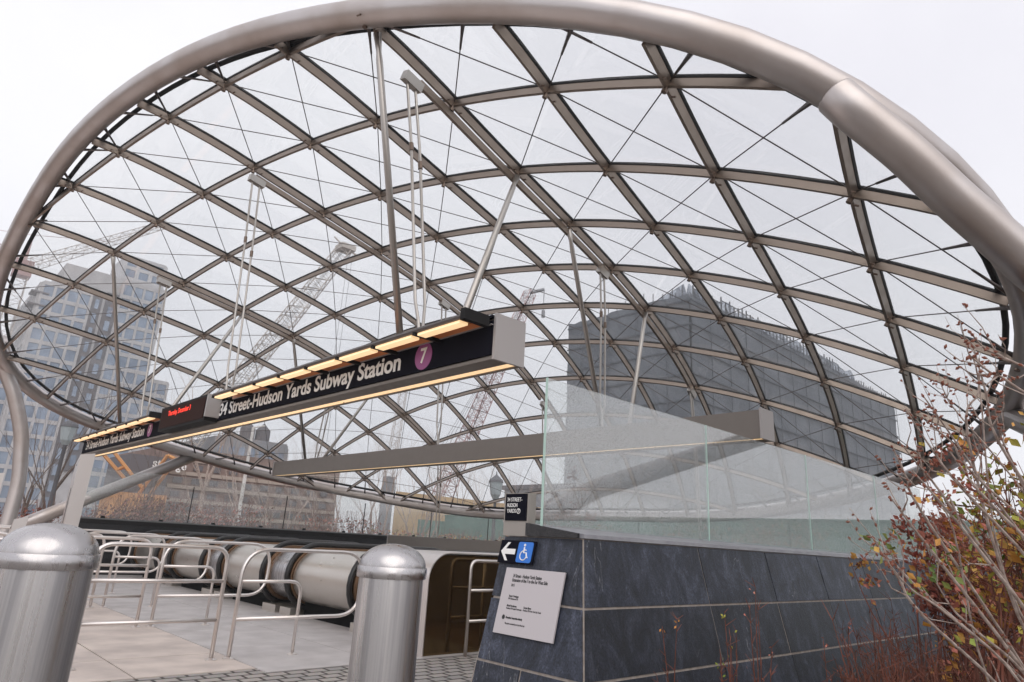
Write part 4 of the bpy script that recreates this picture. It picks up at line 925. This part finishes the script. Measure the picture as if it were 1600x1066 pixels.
# leafy shrubs behind it
def leafy(px,py,d,rad,n,mats,label,seed,s=.05,dense=1.,name='leafy_shrub'):
    rg=random.Random(seed); c=dep(px,py,d); t=thing(name,(c.x,c.y,.03),label,'shrub'); tw=MB(); L={m:MB() for m in mats}
    tips=[]
    for i in range(int(26*dense)):
        e=c+Vector((rg.gauss(0,rad*.5),rg.gauss(0,rad*.5),rg.gauss(0,rad*.45))); b0=Vector((c.x+rg.gauss(0,.15),c.y+rg.gauss(0,.15),.03)); m_=b0.lerp(e,.5)+Vector((rg.gauss(0,.1),rg.gauss(0,.1),.1))
        tw.tube(bez([b0,m_,e],4),[.010-.008*k/8 for k in range(9)],4,caps=False); tips.append((m_,e))
        for k in range(4):
            q=m_.lerp(e,rg.random()); f=q+Vector((rg.gauss(0,.14),rg.gauss(0,.14),rg.uniform(0,.2))); tw.tube([q,f],[.004,.0015],3,caps=False); tips.append((q,f))
    for i in range(n):
        a,b=rg.choice(tips); p=a.lerp(b,rg.uniform(.3,1.05))+Vector((rg.gauss(0,.025),rg.gauss(0,.025),rg.gauss(0,.025))); leaf(L[rg.choice(mats)],p,s*rg.uniform(.5,1.35),rg)
    tw.build('branches',M['redtwig'],t)
    for m in mats: L[m].build('leaves',M[m],t)
leafy(1480,850,5.2,.55,2600,['redleaf','redleaf','bud'],'dense shrub with dusty red autumn leaves right of the frosted glass end',41,.055)
leafy(1560,880,4.4,.55,1900,['redleaf','orangeleaf','orangeleaf','bud'],'red and orange leaved shrub behind the bare stems, right of the first red one',42,.05)
leafy(1600,740,3.6,.32,520,['yelleaf','orangeleaf','yelleaf','greenleaf'],'shrub with yellow and green leaves at the right edge, above the red leaves',43,.06)
leafy(1590,830,3.4,.26,420,['orangeleaf','orangeleaf','yelleaf','redleaf'],'orange and yellow leaved branch cluster at the right edge, below the yellow shrub',44,.055)
# small red stemmed seedlings by the wall
def seedling(px,ytop,d,label,seed,n=7,zb=.03,tip='yelleaf'):
    rg=random.Random(seed); top=dep(px,ytop,d); x,y=top.x,top.y; t=thing('red_stemmed_plant',(x,y,zb),label,'plant','small red stemmed plants along the slate wall'); b=MB(); l=MB()
    H=top.z-zb
    for i in range(n):
        hh=H*(1 if i==0 else rg.uniform(.45,.95)); e=Vector((x+rg.gauss(0,.05) if i else x,y+rg.gauss(0,.05) if i else y,zb+hh)); a=Vector((x+rg.gauss(0,.03),y+rg.gauss(0,.03),zb))
        P=bez([a,a.lerp(e,.5)+Vector((rg.gauss(0,.015),rg.gauss(0,.015),0)),e],4); b.tube(P,[.0055-.004*k/8 for k in range(9)],4,caps=False)
        for k in range(9):
            q=P[rg.randint(3,8)]; f=q+Vector((rg.gauss(0,.03),rg.gauss(0,.03),rg.uniform(.02,.07))); b.tube([q,f],[.0028,.0012],3,caps=False)
        for k in range(3 if i<2 else 1): leaf(l,e+Vector((rg.gauss(0,.015),rg.gauss(0,.015),-rg.random()*.05)),.026,rg)
    b.build('stems',M['redtwig'],t); l.build('leaves',M[tip],t)
seedling(1058,968,4.35,'small red stemmed plant with orange tip, leftmost of those before the slate wall',51,5,tip='orangeleaf')
seedling(1132,957,4.35,'small plant tipped with yellow green leaves, second from the left by the slate wall',52,8)
seedling(1180,917,4.3,'tallest lone red stemmed plant, third from the left before the slate wall',53,6,tip='redleaf')
seedling(1286,995,4.7,'short red stemmed plant left of the thicker clump by the slate wall',54,4,tip='redleaf')
seedling(1325,975,4.8,'red stemmed plant at the left end of the thick clump, against the lower slate course',55,9,tip='redleaf')
rg=random.Random(77)
tk=MB(); 
for i in range(150):
    px=rg.uniform(1335,1640); d=rg.uniform(3.4,6.5); g0=onz(px,1040,.03) if 0 else dep(px,1000,d); x,y=g0.x,g0.y
    if y>2.75: y=2.7-rg.random()*.4
    h=rg.uniform(.35,.95); a=Vector((x,y,.03)); 
    for j in range(4):
        e=a+Vector((rg.gauss(0,.12),rg.gauss(0,.12),h*rg.uniform(.6,1.1))); P=bez([a,a.lerp(e,.55)+Vector((rg.gauss(0,.03),rg.gauss(0,.03),0)),e],3); tk.tube(P,[.006-.0045*k/6 for k in range(7)],4,caps=False)
        for k in range(5): q=P[rg.randint(2,6)]; tk.tube([q,q+Vector((rg.gauss(0,.06),rg.gauss(0,.06),rg.uniform(.02,.1)))],[.003,.001],3,caps=False)
tag(tk.build('red_twig_thicket',M['redtwig']),'thicket of thin rusty red twigs at the foot of the slate wall, lower right','shrubs',kind='stuff')
gc={m:MB() for m in ('cover','greenleaf','bud','orangeleaf')}
for i in range(16000):
    x=rg.uniform(4.0,13); y=rg.uniform(-.5,3.15)
    if y>2.85: continue
    m=rg.choice(['cover','cover','greenleaf','bud','bud','orangeleaf'] ) ; leaf(gc[m],Vector((x,y,.035+rg.random()**2*.16)),.055*rg.uniform(.5,1.3),rg)
for m in gc: tag(gc[m].build('ground_cover',M[m]),'low green and brown ground cover and fallen leaves in the planting bed','ground cover',kind='stuff')

# ============ HAZE ============
hm=bpy.data.materials.new('haze_air'); hm.use_nodes=True; n=hm.node_tree.nodes; n.clear(); o=n.new('ShaderNodeOutputMaterial'); v=n.new('ShaderNodeVolumePrincipled')
v.inputs['Color'].default_value=(.86,.88,.92,1); v.inputs['Density'].default_value=.0018; v.inputs['Anisotropy'].default_value=.2; hm.node_tree.links.new(v.outputs[0],o.inputs['Volume'])
tag(MB().box(-140,260,-90,260,-12,70).build('haze',hm),kind='stuff')
